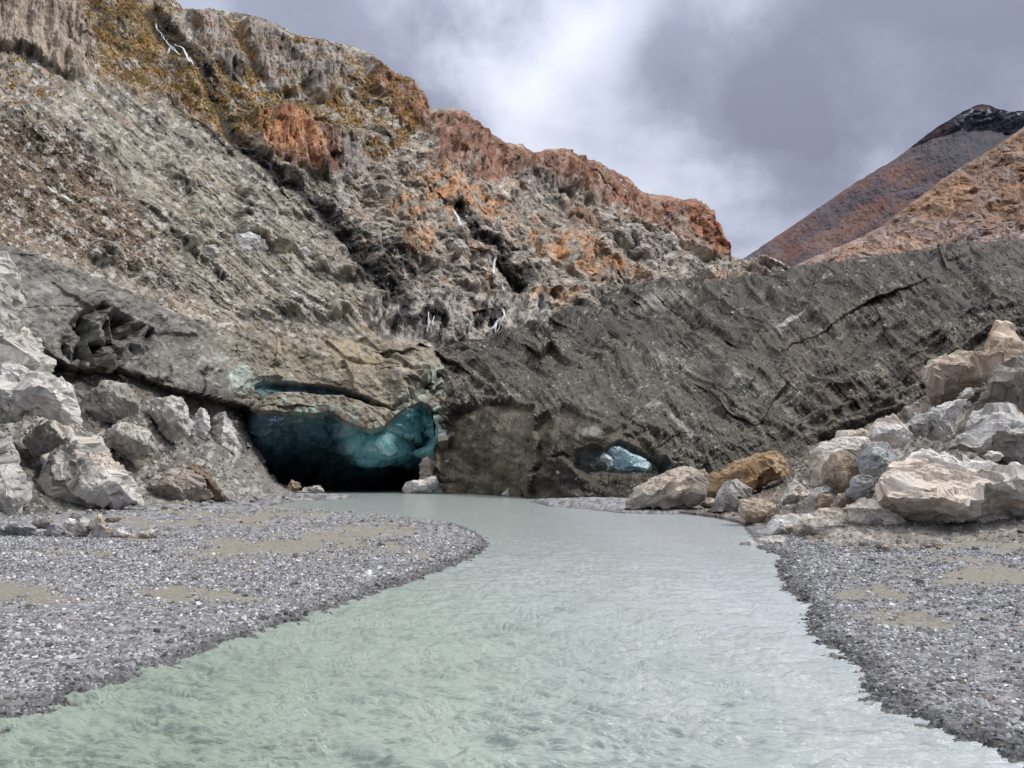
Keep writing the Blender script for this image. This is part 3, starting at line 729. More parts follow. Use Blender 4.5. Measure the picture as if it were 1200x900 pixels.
# waterfalls
def waterfall(label, strands):
    e = bpy.data.objects.new('waterfall', None); COL.objects.link(e)
    e['label'] = label; e['category'] = 'waterfall'; e['group'] = 'small waterfalls on the mountainside'
    e.location = Vector([float(q) for q in seat(*strands[0][0][-1])])
    bpy.context.view_layer.update()
    strands = [([(p[0] + jx, p[1] + jy) for p in pts], w * f_) for pts, w in strands for jx, jy, f_ in ((0, 0, .9), (w * .5, .6, .6), (-w * .45, -.4, .5))]
    for pts, w in strands:
        pp = []
        for a, b in zip(pts[:-1], pts[1:]):
            m = max(2, int(math.hypot(b[0] - a[0], b[1] - a[1]) / 1.6))
            for k in range(m):
                t = k / m; pp.append((a[0] + (b[0] - a[0]) * t + random.uniform(-.35, .35), a[1] + (b[1] - a[1]) * t))
        pp.append(pts[-1])
        C3 = [np.array(seat(*q)) - np.array([0, 1.2, -.2]) for q in pp]
        C3 = [C3[0]] + [(C3[i - 1] + C3[i] + C3[i + 1]) / 3 for i in range(1, len(C3) - 1)] + [C3[-1]]
        V = []; Fc = []; K = 6
        for i, q in enumerate(C3):
            s_ = q[1] / FPX * w * random.uniform(.4, 1.1) * .5
            if i in (0, len(C3) - 1): s_ *= .3
            for k in range(K):
                a = k / K * 6.283
                V.append((q[0] + math.cos(a) * s_ * random.uniform(.6, 1.2), q[1] - .1 + math.sin(a) * s_ * .5, q[2] + random.uniform(-.2, .2) * s_))
        for i in range(len(C3) - 1):
            for k in range(K): Fc.append((i * K + k, i * K + (k + 1) % K, (i + 1) * K + (k + 1) % K, (i + 1) * K + k))
        me = bpy.data.meshes.new('water_strand'); me.from_pydata([tuple(float(z) for z in v) for v in V], [], Fc); me.update()
        me.materials.append(M_fall)
        o = bpy.data.objects.new('water_strand', me); COL.objects.link(o); o.parent = e
        o.matrix_parent_inverse = e.matrix_world.inverted()
waterfall('white cascade high in the dark gully at the top left', [([(184,30),(190,42),(196,50)], 1.2), ([(197,50),(206,60),(213,68)], 2.0), ([(207,55),(219,62),(226,76)], 2.6), ([(203,58),(199,66)], 1.3), ([(226,70),(231,80)], 1.6)])
waterfall('long broken fall running down the black gully past the orange rock in mid slope', [([(533,247),(537,258),(541,268),(546,275),(556,283),(567,288),(577,295),(582,305),(579,316),(580,326),(588,334),(592,344),(600,350)], 1.7), ([(534,248),(539,262),(543,270)], 2.0), ([(579,312),(578,322),(583,330)], 1.5)])
waterfall('lowest fall splitting over the dark wall just above the glacier', [([(590,363),(592,372),(584,380),(577,388)], 1.9), ([(592,372),(597,380)], 1.1), ([(586,380),(581,391)], 1.2)])
waterfall('faint fall in the black wet wall left of the lowest fall', [([(505,368),(503,380),(500,391)], 1.3), ([(509,372),(507,384)], .8)])

# ---- scatter on hillside: autumn tufts and loose stones
def pick(n, w):
    w = w.ravel().astype(float); w /= w.sum()
    return rng.choice(len(w), n, p=w)
area = (HY[5, :] - HY[4, :])[None] * np.ones_like(HY)
idx = pick(9000, veg ** 1.5 * area * sm(-.35, .2, strk))
Pp = HP.reshape(-1, 3)[idx]; dd = D0.ravel()[idx] / FPX
kind_ = rng.random(len(idx))[:, None]
vc = np.where(kind_ > .55, np.array([[.36,.18,.04]]), np.where(kind_ > .25, np.array([[.30,.21,.055]]), np.array([[.12,.12,.05]]))) * rng.uniform(.5, 1.25, (len(idx), 1))
shards('grass', Pp + np.array([0, 0, .1]), dd * rng.uniform(1.0, 2.8, len(idx)), vc, M_tuft, flat=.7, tiltamt=.3, kind='stuff', label='orange and yellow autumn tufts on the upper mountainside', cat='grass')
wst = (1 - .8 * veg) * (1 - .75 * cliffm) * (.5 + brown + toeb + .8 * sm(0, .4, fbm(PX / 30, PY / 16, 95, 3))) * area
idx = pick(21000, wst)
Pp = HP.reshape(-1, 3)[idx]; dd = D0.ravel()[idx] / FPX
cc = c.reshape(-1, 3)[idx] * rng.uniform(.7, 1.5, (len(idx), 1)); lite = rng.random(len(idx)) > .72
cc[lite] = np.array([.48,.46,.43]) * rng.uniform(.6, 1.2, (lite.sum(), 1))
sz = dd * np.exp(rng.normal(.65, .42, len(idx)))
shards('rubble', Pp, sz, cc, M_hill, flat=.7, tiltamt=.6, elong=.45, kind='stuff', label='loose angular stones strewn over the mountainside scree', cat='rubble')

# ================================================================== far mountains
print('far')
def mountain(name, label, ridge, bot, ctrl, colfn, amp, seed, px0, px1_, rows, jag, mat=M_far):
    px = np.arange(px0, px1_, 0.9)
    f = tps(ctrl)
    yt = curve(ridge, px)[None] + jag * fbm(px[None] / 9, px[None] * 0, seed, 4, .6)
    yb = curve(bot, px)[None]; s = np.linspace(0, 1, rows)[:, None]
    PY = yt + (yb - yt) * s; PX = np.broadcast_to(px[None], PY.shape).copy()
    D = f(PX, PY); base = at(PX, PY, D); n = normals(base)
    if n[rows // 2, 50, 1] > 0: n = -n
    c, h = colfn(PX, PY, yt)
    P = base + outward(base, n) * (1.8 * h * D / FPX * amp * (.3 + .7 * sm(0, 10, PY - yt)))[..., None]
    tail = []
    for k in range(1, 7):
        q = P[0].copy(); t = k / 6; q[:, 1] += 300 * t; q[:, 2] -= 60 * t + 200 * t * t; tail.append(q)
    grid(name, np.concatenate([np.array(tail)[::-1], P], 0), np.concatenate([np.repeat(c[:1], 6, 0), c], 0), mat, kind='structure', label=label, cat='mountain')
def far_col(PX, PY, yt):
    a = math.radians(-32); U = PX * math.cos(a) + PY * math.sin(a); V = -PX * math.sin(a) + PY * math.cos(a)
    w = fbm(PX / 40, PY / 40, 5, 4) * 12
    st = fba((U + w) / 90, (V + w) / 10, 301, 4, .6)
    b, i1, i2 = stones((U + w) / 26, (V + w) / 9, 302, .5, .9, 1.4); b2, i3, i4 = stones(PX / 5, PY / 4, 303)
    b3, i5, i6 = stones(PX / 2.4, PY / 2, 304)
    c = np.zeros(PX.shape + (3,), F32) + np.array([.082,.062,.075], F32)
    c = mixc(c, (.135,.06,.045), .85 * sm(-.2, .35, fbm((U + w) / 60, (V + w) / 24, 305, 4)) * sm(1170, 1100, PX))
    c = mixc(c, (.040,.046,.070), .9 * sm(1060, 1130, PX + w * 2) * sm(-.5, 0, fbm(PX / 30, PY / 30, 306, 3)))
    c = mixc(c, (.14,.135,.145), .5 * sm(0, .45, fbm((U + w) / 16, (V + w) / 12, 307, 4)) * sm(1010, 930, PX - (PY - 260) * .6))
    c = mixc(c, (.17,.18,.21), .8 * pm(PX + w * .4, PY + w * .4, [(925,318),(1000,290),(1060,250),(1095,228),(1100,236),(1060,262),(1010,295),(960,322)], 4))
    c = mixc(c, (.22,.115,.075), .5 * ell(PX + w, PY + w, 985, 272, 45, 14, -28))
    c *= (1 + .22 * (i3 - .5) + .3 * (i1 - .5) + .2 * (i5 - .5) + .35 * st)[..., None]
    sn = sm(.15, .4, fbm(PX / 7, PY / 5, 308, 3) + .3 * st) * pm(PX, PY, [(1120,142),(1150,120),(1230,130),(1225,138),(1165,132),(1140,150),(1125,160)], 3)
    c = mixc(c, (.62,.66,.74), .75 * sn)
    return c, 16 * fbm(PX / 50, PY / 50, 309, 4) + 9 * b + 3 * b2 + 6 * st + 1.4 * b3
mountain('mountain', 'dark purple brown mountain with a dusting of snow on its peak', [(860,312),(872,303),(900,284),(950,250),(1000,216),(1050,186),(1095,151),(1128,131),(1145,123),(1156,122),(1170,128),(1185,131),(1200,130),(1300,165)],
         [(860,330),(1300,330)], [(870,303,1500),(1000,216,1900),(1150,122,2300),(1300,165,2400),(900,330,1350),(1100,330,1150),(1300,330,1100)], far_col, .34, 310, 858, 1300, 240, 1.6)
def near_col(PX, PY, yt):
    a = math.radians(-24); U = PX * math.cos(a) + PY * math.sin(a); V = -PX * math.sin(a) + PY * math.cos(a)
    w = fbm(PX / 40, PY / 40, 6, 4) * 14
    b, i1, i2 = stones((U + w) / 24, (V + w) / 10, 322, .5, .9, 1.6); b2, i3, i4 = stones((U + w) / 8, (V + w) / 4.5, 323); b3, i5, i6 = stones(PX / 3, PY / 2.3, 324)
    st = fba((U + w) / 60, (V + w) / 8, 321, 4, .6)
    c = np.zeros(PX.shape + (3,), F32) + np.array([.27,.195,.165], F32)
    lo = sm(250, 290, PY + w + (1200 - PX) * .02)
    c = mixc(c, (.24,.13,.075), .85 * (1 - lo) * sm(-.45, .15, fbm(PX / 30, PY / 16, 325, 4)))
    c = mixc(c, (.20,.17,.16), .7 * (1 - lo) * sm(.05, .4, fbm(PX / 18, PY / 10, 326, 4)))
    c = mixc(c, (.36,.22,.13), .7 * np.clip(ell(PX + w, PY + w, 1105, 232, 45, 16, -20) + ell(PX + w, PY + w, 1060, 290, 40, 9, -18) + ell(PX + w, PY + w, 1000, 300, 50, 8, -18), 0, 1))
    c = mixc(c, (.46,.43,.44), .75 * lo * sm(-.1, .4, fbm(PX / 18, PY / 12, 327, 4)) * sm(1090, 1150, PX + w))
    c = mixc(c, (.42,.32,.30), .6 * lo * sm(-.2, .4, fbm(PX / 24, PY / 10, 328, 4)))
    c = mixc(c, (.17,.12,.11), .6 * sm(.15, .5, fbm(PX / 14, PY / 7, 329, 4)))
    c = mixc(c, (.24,.24,.27), .8 * pm(PX, PY, [(910,326),(925,314),(970,317),(990,326)], 3))
    c *= (1 + .35 * (i3 - .5) + .35 * (i1 - .5) + .25 * (i5 - .5) + .35 * st)[..., None]
    return c, 14 * fbm(PX / 45, PY / 35, 330, 4) + 10 * b + 5 * b2 + 5 * st + 1.6 * b3
mountain('mountain', 'orange and pinkish rock slope in front of the dark snowy mountain', [(905,322),(925,316),(950,303),(1000,283),(1035,265),(1062,243),(1090,222),(1120,200),(1150,182),(1175,167),(1200,149),(1310,95)],
         [(905,345),(1310,345)], [(925,316,760),(1000,283,820),(1090,222,880),(1200,149,950),(1310,95,980),(920,345,700),(1100,345,560),(1310,345,480)], near_col, .55, 331, 905, 1305, 240, 1.6)

# ================================================================== left tongue of dirty ice with the cave
print('tongue')
ctop = [(-60,262),(-20,272),(0,280),(60,300),(150,335),(200,362),(260,384),(330,391),(400,391),(470,402),(510,415),(545,436)]
clip_ = [(-60,395),(20,398),(40,400),(60,413),(80,425),(100,428),(136,428),(165,438),(192,450),(240,459),(272,467),(294,476),(304,483),(340,484),(367,486),(385,484),(395,487),(405,495),(417,501),(437,506),(446,502),(455,494),(465,485),(478,477),(492,472),(503,476),(512,488),(517,510),(520,540),(523,577),(548,585)]
CD = tps([(-60,262,48),(-20,272,51),(0,280,54),(100,316,61.5),(200,360,75.5),(330,391,90),(470,402,106),(545,436,102),
          (-60,400,46),(40,400,49),(136,430,57),(192,452,63),(240,460,68),(296,476,75),(367,486,79.5),(437,505,80.5),(490,474,84),(512,500,83),(524,576,81.5),(548,580,83),(400,440,86.5),(480,430,93)])
px = np.concatenate([np.arange(-60, 500, .8), np.arange(500, 548, .45)])
yt = curve(ctop, px)[None]; yl = curve(clip_, px)[None] + 1.5 * fbm(px[None] / 8, px[None] * 0, 201, 3)
R1, R2 = 260, 170
s = np.linspace(0, 1, R1)[:, None]
PYa = yt + (yl - yt) * s; PXa = np.broadcast_to(px[None], PYa.shape).copy()
Da = CD(PXa, PYa)
ylip = PYa[-1:]; Dl = Da[-1:]
t = (np.linspace(0, 1, R2 + 1)[1:])[:, None]
cave = sm(292, 306, px)[None]
inner_py = (578 - ylip) * t ** .9
PYb = ylip + np.where(cave > 0, inner_py * cave + (1 - cave) * 34 * t, 34 * t)
Db = Dl + cave * 46 * t ** 1.9 + (1 - cave) * 13 * t + 0 * PYb
PXb = px[None] + cave * (430 - px[None]) * .10 * t
PXb = np.where(px[None] > 505, np.minimum(PXb, px[None]), PXb)
PX = np.concatenate([PXa, PXb]); PY = np.concatenate([PYa, PYb]); D0 = np.concatenate([Da, Db])
base = at(PX, PY, D0)
nrm = normals(base)
front = (np.arange(R1 + R2) < R1)[:, None]
if nrm[R1 // 2, 300, 1] > 0: nrm = -nrm
for _ in range(6):  # soften the lip normal
    nrm[1:-1] = (nrm[:-2] + nrm[1:-1] + nrm[2:]) / 3
nrm /= np.linalg.norm(nrm, axis=2, keepdims=True) + 1e-9
wv = fbm(PX / 30, PY / 30, 211, 3) * 7; wv2 = fbm(PX / 30, PY / 30, 212, 3) * 7
X = PX + wv * .6; Yp = PY + wv2 * .6
a = math.radians(34); U = X * math.cos(a) + Yp * math.sin(a); V = -X * math.sin(a) + Yp * math.cos(a)
tq = np.concatenate([np.zeros((R1, 1)), t]) * np.ones_like(PX)
under = sm(0, .03, tq)
st = fba(U / 120, V / 7, 213, 4, .6)
st2 = fba(U / 60, V / 2.6, 214, 2, .6)
big = fbm(PX / 55, PY / 40, 215, 4)
b1, i1, i1b = stones(X / 30, Yp / 20, 216, .5, .9, 1.6)
b2, i2, i2b = stones(X / 12, Yp / 8, 217, .5, .9, 1.8)
bx2, ix2, _ = stones(X / 46, Yp / 30, 219, .6, 1.6, 1.6)
b3, i3, i3b = stones(PX / 3.4, PY / 2.8, 218, .5, 1, 2.2)
jag = np.clip(.3 + sm(230, 330, X) * .4 + sm(455, 500, X) * 1.0, 0, 1.3)
h = 17 * big + 2.2 * st + .5 * st2 + jag * (11 * bx2 + 6 * b1 + 3.4 * b2) + .7 * b3 + 1.2 * b2
# scalloped hollow melted into the wedge
hol = pm(X, Yp, [(72,398),(84,378),(98,366),(118,358),(150,372),(176,388),(178,405),(150,425),(110,440),(80,424)], 4)
sc1, si1, si1b = stones(X / 17, Yp / 20, 221, .62, 1.4, 1.5)
h = h * (1 - .6 * hol) + hol * (-46 + 40 * sc1 + 5 * b2)
slot = pm(PX + wv * .3, PY + wv2 * .2, [(296,455),(306,450),(330,451),(385,454),(405,459),(418,466),(436,472),(428,475),(402,464),(350,460),(320,463),(304,468),(297,463)], 2.2)
h -= 17 * slot
ledge = sm(6, 0, np.abs(sdp(PX, PY, [(250,430),(330,440),(400,440),(440,470),(470,480),(440,500),(300,478)]))) * 0
cr = stroke(X, Yp, [(375,398),(385,425),(378,452)]); cr2 = stroke(X, Yp, [(380,400),(420,405),(455,425),(490,445)]); cr3 = stroke(X, Yp, [(436,425),(440,440),(470,442),(500,440)])
cr4 = stroke(X, Yp, [(405,466),(440,476),(462,486)]); cr5 = stroke(X, Yp, [(462,484),(490,460),(520,440),(538,432)]); cr6 = stroke(X, Yp, [(140,432),(190,448),(240,470),(262,485)])
h += -6 * sm(4, .5, cr2) - 7 * sm(3, .5, cr4) - 9 * sm(5, .5, cr5) - 5 * sm(4, .6, cr6)
# overlapping shear slabs of ice: each sheet stands proud of the one above it
for pl_, am_ in (([(190,455),(200,425),(232,408),(300,420),(330,445),(285,450),(262,470)], 9), ([(375,400),(430,402),(500,438),(455,436),(405,425)], 8), ([(402,428),(455,436),(500,442),(478,470),(455,482),(415,465)], 10), ([(292,474),(340,466),(395,466),(450,484),(470,486),(440,512),(400,500),(300,500)], 11), ([(232,462),(240,430),(262,418),(292,440),(286,466)], 8), ([(60,330),(140,345),(230,395),(180,392),(90,356)], 6)):
    sd0 = sdp(X + 3 * fbm(PX / 9, PY / 9, 241, 3), Yp, pl_)
    h += am_ * sm(-1.5, 2, sd0) * (1 - under)
for cpts in ([(500,445),(506,470),(520,500)], [(515,440),(522,470),(534,500)], [(478,462),(492,480),(505,505)], [(530,430),(538,460)]):
    h -= 6 * sm(2.6, .5, stroke(X, Yp, cpts))
# cave roof scallops
rf = fbm(PX / 45, PY / 16, 222, 4); rf2, ri, rib = stones(PX / 30, PY / 14, 223, .6, 1.2, 1.4)
h = h * (1 - under) + under * (22 * rf + 16 * (stones((PX + 14 * fbm(PX / 40, PY / 30, 251, 2)) / 62, (PY + 8 * fbm(PX / 30, PY / 30, 252, 2)) / 15, 250, .6, 1.2, 1.1)[0]) * sm(0, .15, tq) + 5 * rf2 + 2.0 * fbm(PX / 6, PY / 4, 224, 3)) * cave + under * (1 - cave) * 4 * b2
fade_top = sm(0, .08, np.concatenate([np.broadcast_to(s, PYa.shape), np.ones_like(PYb)]))
sinkt = np.concatenate([sm(.06, 0, np.broadcast_to(s, PYa.shape)), np.zeros_like(PYb)])
H = h * D0 / FPX * np.where(tq > 0, .8, 1.35) * (1 - sinkt)
fr_ = outward(base, nrm) * (1 - under[..., None]) + nrm * under[..., None]
P = base + fr_ * H[..., None]
P[..., 1] += 5 * sinkt; P[..., 2] -= 2.6 * sinkt
# colour
c = np.zeros(PX.shape + (3,), F32) + np.array([.175,.17,.155], F32)
c = mixc(c, (.26,.22,.16), .85 * sm(190, 330, X - (Yp - 380) * .3))
c = mixc(c, (.35,.29,.20), .6 * pm(X, Yp, [(375,398),(430,405),(500,440),(470,445),(400,430)], 6))
c = mixc(c, (.10,.098,.092), .7 * sm(0, .5, st + .5 * big))
c = mixc(c, (.30,.295,.27), .4 * sm(.05, .5, -st)); c = mixc(c, (.085,.075,.062), .55 * sm(.1, .45, fba(U / 70, V / 10, 242, 4, .6)))
c = mixc(c, (.36,.36,.34), .5 * sm(120, 0, X) * sm(.0, .4, fbm(X / 22, Yp / 22, 231, 3)))
c = mixc(c, (.12,.12,.118), .55 * hol)
icew = sm(-.05, .35, fbm(X / 15, Yp / 10, 232, 3))
for e, k in (((277,448,14,17,20), .95), ((256,420,9,8), .5), ((322,455,38,9,3), .8), ((485,470,20,10,-35), .5), ((520,452,24,20), .75), ((500,440,22,8,20), .3), ((360,490,30,8), .35)):
    m_ = ell(X, Yp, *e)
    c = mixc(c, (.43,.52,.48), k * m_ * (.45 + .55 * icew))
c = mixc(c, (.025,.075,.10), .9 * slot); c = mixc(c, (.20,.30,.31), .8 * slot * sm(330, 300, PX))  # slot's shade put into the colour as dark navy, paler ice at its left
lipb = sm(26, 3, np.concatenate([ylip - PYa, 0 * PYb])) * cave * sm(300, 330, X)
c = mixc(c, (.30,.40,.36), .55 * lipb * icew)
c = mixc(c, (.38,.50,.47), .7 * lipb * sm(470, 490, X) * icew)
uc = np.zeros_like(c) + np.array([.15,.39,.42], F32)  # bright teal colour stands in for daylight passing through the ice near the lip
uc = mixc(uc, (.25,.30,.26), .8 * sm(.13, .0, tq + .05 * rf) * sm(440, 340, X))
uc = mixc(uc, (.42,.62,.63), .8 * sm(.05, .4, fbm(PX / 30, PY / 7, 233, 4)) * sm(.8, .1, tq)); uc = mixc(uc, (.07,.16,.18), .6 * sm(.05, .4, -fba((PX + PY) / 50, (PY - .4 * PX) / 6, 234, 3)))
uc = mixc(uc, (.12,.13,.11), .75 * sm(400, 320, PX) * sm(0, .1, tq)); uc = mixc(uc, (.03,.07,.11), .93 * sm(.12, .5, tq + .32 * rf + .26 * sm(470, 380, PX) - .12 * sm(410, 460, PX)))  # last mix paints the cave's inner darkness into the ice colour with depth
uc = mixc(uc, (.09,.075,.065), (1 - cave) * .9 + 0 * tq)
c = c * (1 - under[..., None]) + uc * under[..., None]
c *= (1 + .45 * (i3 - .5) * (1 - .6 * under) + .3 * (i2 - .5) * (1 - .5 * under) + .15 * st2)[..., None]
spk = (i3b > .93) * (1 - under) * sm(.3, -.2, slot) 
c = mixc(c, (.50,.48,.44), .6 * spk)
wetm = np.clip(under * cave * .7 + slot * .8 + lipb * .4, 0, 1)
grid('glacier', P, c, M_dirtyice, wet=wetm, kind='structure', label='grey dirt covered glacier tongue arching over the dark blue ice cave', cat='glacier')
TP, TX, TY = P, PX, PY

# cave side walls and far wall of ice
wpx = np.linspace(0, 1, 160)[None]; wv_ = np.linspace(0, 1, 120)[:, None]
bx = -27.5 + 24 * wpx + 0 * wv_; by = 112 + 10 * np.sin(wpx * 3.1) + 3 * np.sin(wv_ * 5) + 0 * wpx; bz = -1 + 12 * wv_ + 0 * wpx
n_ = fbm(wpx * 9 + 0 * wv_, wv_ * 4 + 0 * wpx, 240, 4)
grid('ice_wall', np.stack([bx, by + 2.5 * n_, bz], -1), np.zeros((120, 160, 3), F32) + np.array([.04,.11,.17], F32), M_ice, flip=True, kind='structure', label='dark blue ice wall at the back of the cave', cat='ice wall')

# ================================================================== right glacier, buried in dark debris
print('glacier')
gtop = [(455,416),(470,411),(500,408),(540,404),(600,396),(640,374),(700,350),(735,340),(760,334),(830,331),(900,327),(935,319),(1000,309),(1040,301),(1080,297),(1130,291),(1200,285),(1330,270)]
gbot = [(455,470),(500,480),(512,500),(520,560),(526,582),(640,590),(740,592),(840,588),(1330,588)]
GD = tps([(455,416,106),(540,404,120),(600,396,140),(640,374,165),(700,350,205),(760,334,240),(830,331,262),(900,327,275),(1000,309,245),(1080,297,205),(1200,285,160),(1330,270,140),
          (526,578,80),(560,579,76),(600,580,68),(640,584,61),(700,584,60),(740,583,59),(840,575,60),(960,560,60),(1080,540,60),(1200,530,58),(1330,520,56),
          (580,500,77),(540,470,90),(600,460,92),(690,492,66.5),(700,450,98),(800,430,118),(860,480,82),(780,500,74),(950,420,115),(1100,400,92),(1200,360,95),(500,450,97)])
px = np.arange(455, 1320, .85); R = 480
yt = curve(gtop, px)[None] + 1.3 * fbm(px[None] / 12, px[None] * 0, 401, 4, .6); yb = curve(gbot, px)[None]
s = np.linspace(0, 1, R)[:, None]
PY = yt + (yb - yt) * s; PX = np.broadcast_to(px[None], PY.shape).copy()
D0 = GD(PX, PY); base = at(PX, PY, D0); nrm = normals(base)
if nrm[R // 2, 300, 1] > 0: nrm = -nrm
wv = fbm(PX / 110, PY / 80, 402, 3) * 30; wv2 = fbm(PX / 110, PY / 80, 403, 3) * 30
fine_ = (PX, PY)
X = PX + wv * .5; Yp = PY + wv2 * .5
a1 = math.radians(-26); U = X * math.cos(a1) + Yp * math.sin(a1); V = -X * math.sin(a1) + Yp * math.cos(a1)
a2 = math.radians(35); U2 = X * math.cos(a2) + Yp * math.sin(a2); V2 = -X * math.sin(a2) + Yp * math.cos(a2)
a3 = math.radians(62); U3 = X * math.cos(a3) + Yp * math.sin(a3); V3 = -X * math.sin(a3) + Yp * math.cos(a3)
big = fbm(PX / 110, PY / 60, 404, 4)
bL, iL, _ = stones(U / 95, V / 34, 431, .55, 1.3, 1.3); bM, iM, _ = stones(U2 / 85, V2 / 30, 432, .55, 1.3, 1.3)
lam = fba(U / 110, V / 9, 405, 4, .65)
lam2 = fba(U2 / 80, V2 / 8, 406, 4, .65)
rid = 1 - 2 * np.abs(fba(U / 260, V / 30, 407, 4, .45)) * 1.6
rid2 = 1 - 2 * np.abs(fba(U2 / 240, V2 / 34, 408, 4, .45)) * 1.6
b1, i1, i1b = stones(U2 / 26, V2 / 13, 409, .5, .9, 1.6)
b2, i2, i2b = stones(U / 10, V / 5, 410, .5, .9, 1.8)
b3, i3, i3b = stones(PX / 4, PY / 3, 411, .5, 1, 2.2)
b4, i4, i4b = stones(PX / 2.2, PY / 1.8, 412, .5, 1, 2.2)
fan0 = 0
fan = pm(X, Yp, [(705,432),(745,420),(800,438),(870,464),(965,516),(930,548),(840,568),(775,545),(700,500),(650,470)], 5)
hump1 = pm(X, Yp, [(526,600),(528,520),(540,492),(570,478),(602,480),(630,492),(640,520),(622,600)], 3)
hump2 = pm(X, Yp, [(618,610),(612,560),(622,525),(640,502),(668,487),(700,492),(735,512),(768,540),(780,560),(780,610)], 3)
hump3 = pm(X, Yp, [(622,600),(625,560),(640,545),(668,538),(676,556),(700,560),(745,565),(770,600)], 3)
right = sm(860, 980, X)
far_ = sm(430, 350, PY)
h = 26 * big + (1 - .8 * fan) * (20 * bL * (.4 + .6 * right) + 20 * bM * (1 - .5 * right)) * (1 - .8 * np.clip(hump1 + hump2 + hump3, 0, 1)) + (1 - .6 * fan) * (15 * rid * (.35 + .8 * right) + 17 * rid2 * (1 - .6 * right)) + (1 - .7 * np.clip(hump1 + hump2 + hump3, 0, 1)) * (6 * lam + 3 * lam2 + 2.0 * b2 + 1.3 * b3 + .8 * b4) + 9 * b1 * (1 - .4 * right)
flut = fba(V3 / 11, U3 / 90, 413, 4, .6)
h += fan * (16 + 6 * flut) + hump1 * 14 + hump2 * 12 + hump3 * 9
humps = np.clip(hump1 + hump2 + hump3, 0, 1)
h -= humps * .8 * (15 * rid * (.35 + .8 * right) + 17 * rid2 * (1 - .6 * right) + 9 * b1 * (1 - .4 * right))
vf = fba(X / 10 + Yp / 40, Yp / 90, 414, 4, .55)
h += humps * (5 * vf + 3 * fbm(PX / 26, PY / 26, 434, 4))
hollow = pm(PX, PY, [(674,549),(677,532),(692,526),(706,530),(722,522),(745,531),(772,549),(790,549),(796,555),(772,559),(740,559),(705,553),(688,556)], 2.0)
for poly_ in ([(528,520),(540,492),(570,478),(602,480),(630,492),(640,520),(628,570)], [(612,580),(612,560),(622,525),(640,502),(668,487),(700,492),(735,512),(768,540),(780,560)], [(622,600),(625,560),(640,545),(668,538),(676,552)]):
    h -= 7 * sm(4, .5, stroke(X, Yp, poly_)) * sm(-.25, .3, fbm(PX / 18, PY / 18, 433, 3))
h -= 11 * hollow
for cpts, kk in (([(690,488),(668,510),(655,545)], 4), ([(800,440),(850,470),(890,500),(940,522)], -6), ([(600,480),(575,500),(560,560)], 3), ([(755,430),(770,470),(830,545)], 4), ([(850,480),(900,530)], 4), ([(540,420),(600,440),(660,475),(760,530),(840,575)], -4), ([(640,450),(690,430),(740,422)], -5), ([(900,500),(960,520)], -6)):
    h -= kk * sm(4, .5, stroke(X, Yp, cpts))
H = h * D0 / FPX * 1.15 * (.3 + .7 * sm(0, 12, PY - yt))
P = base + outward(base, nrm) * H[..., None]
c = np.zeros(PX.shape + (3,), F32) + np.array([.098,.085,.068], F32)
c = mixc(c, (.08,.077,.073), .7 * sm(460, 380, Yp) * sm(920, 700, X))
c = mixc(c, (.095,.074,.058), .6 * right * sm(380, 420, Yp))
c = mixc(c, (.185,.165,.13), .75 * sm(0.0, .5, lam * .8 + .2 * rid + .4 * fbm(X / 60, Yp / 24, 435, 4))); c = mixc(c, (.05,.043,.035), .75 * sm(.0, .5, fbm(U / 60, V / 22, 419, 4)))
c = mixc(c, (.20,.18,.145), .5 * sm(.1, .5, fbm(X / 50, Yp / 22, 415, 4)) * sm(900, 760, X))
c = mixc(c, (.07,.064,.056), .65 * sm(.0, .5, lam2 + .3 * lam))
c = mixc(c, (.09,.082,.066), .7 * fan)
c = mixc(c, (.20,.185,.15), .55 * fan * sm(.05, .5, flut))
c = mixc(c, (.15,.128,.09), .85 * hump1)
c = mixc(c, (.115,.10,.072), .75 * hump2)
c = mixc(c, (.055,.05,.04), .8 * hump3)
c = mixc(c, (.06,.05,.036), .75 * humps * sm(-.05, .4, vf)); c = mixc(c, (.20,.18,.13), .5 * hump1 * sm(.05, .4, -vf))
c = mixc(c, (.07,.09,.09), .7 * hollow)
c = mixc(c, (.30,.29,.25), .6 * sm(7, 1, stroke(X, Yp, [(740,422),(800,438),(870,464),(965,516)])))
c = mixc(c, (.36,.35,.31), .85 * pm(X, Yp, [(748,362),(765,350),(802,344),(800,352),(770,368),(750,374)], 3))
for e, k in (((925,390,24,3.5,-38), .9), ((908,400,14,2.5,60), .5), ((857,460,10,5), .7), ((800,510,20,5,35), .6), ((765,486,10,5), .5), ((700,512,9,6), .4), ((1098,317,6,3), .6)):
    c = mixc(c, (.52,.52,.48), k * ell(X, Yp, *e))
tone = 1 + .25 * (i3 - .5) + .25 * (i4 - .5) + .3 * (i2 - .5) + .2 * (i1 - .5) + .55 * fba(U / 60, V / 4.5, 417, 4, .6) + .55 * fba(U2 / 60, V2 / 4.5, 418, 3, .6)
tone = 1 + (tone - 1) * (1 - .35 * humps)
c *= ((.80 - .22 * sm(470, 340, PY)) * np.clip(tone, .3, 1.9))[..., None]
rb = sm(-.05, .35, .6 * lam + .5 * fbm(X / 60, Yp / 24, 435, 4))
spk = (i3b > .93) * (1 - .75 * humps) * (1 - .5 * fan) * rb
c = mixc(c, (.36,.34,.30), .75 * spk)
spk = (i4b > .90) * (1 - .7 * humps) * (.15 + rb)
c = mixc(c, (.40,.385,.35), .6 * spk)
tail = []
for k in range(1, 7):
    q = P[0].copy(); t_ = k / 6; q[:, 1] += 40 * t_; q[:, 2] -= 2 * t_ + 22 * t_ * t_; tail.append(q)
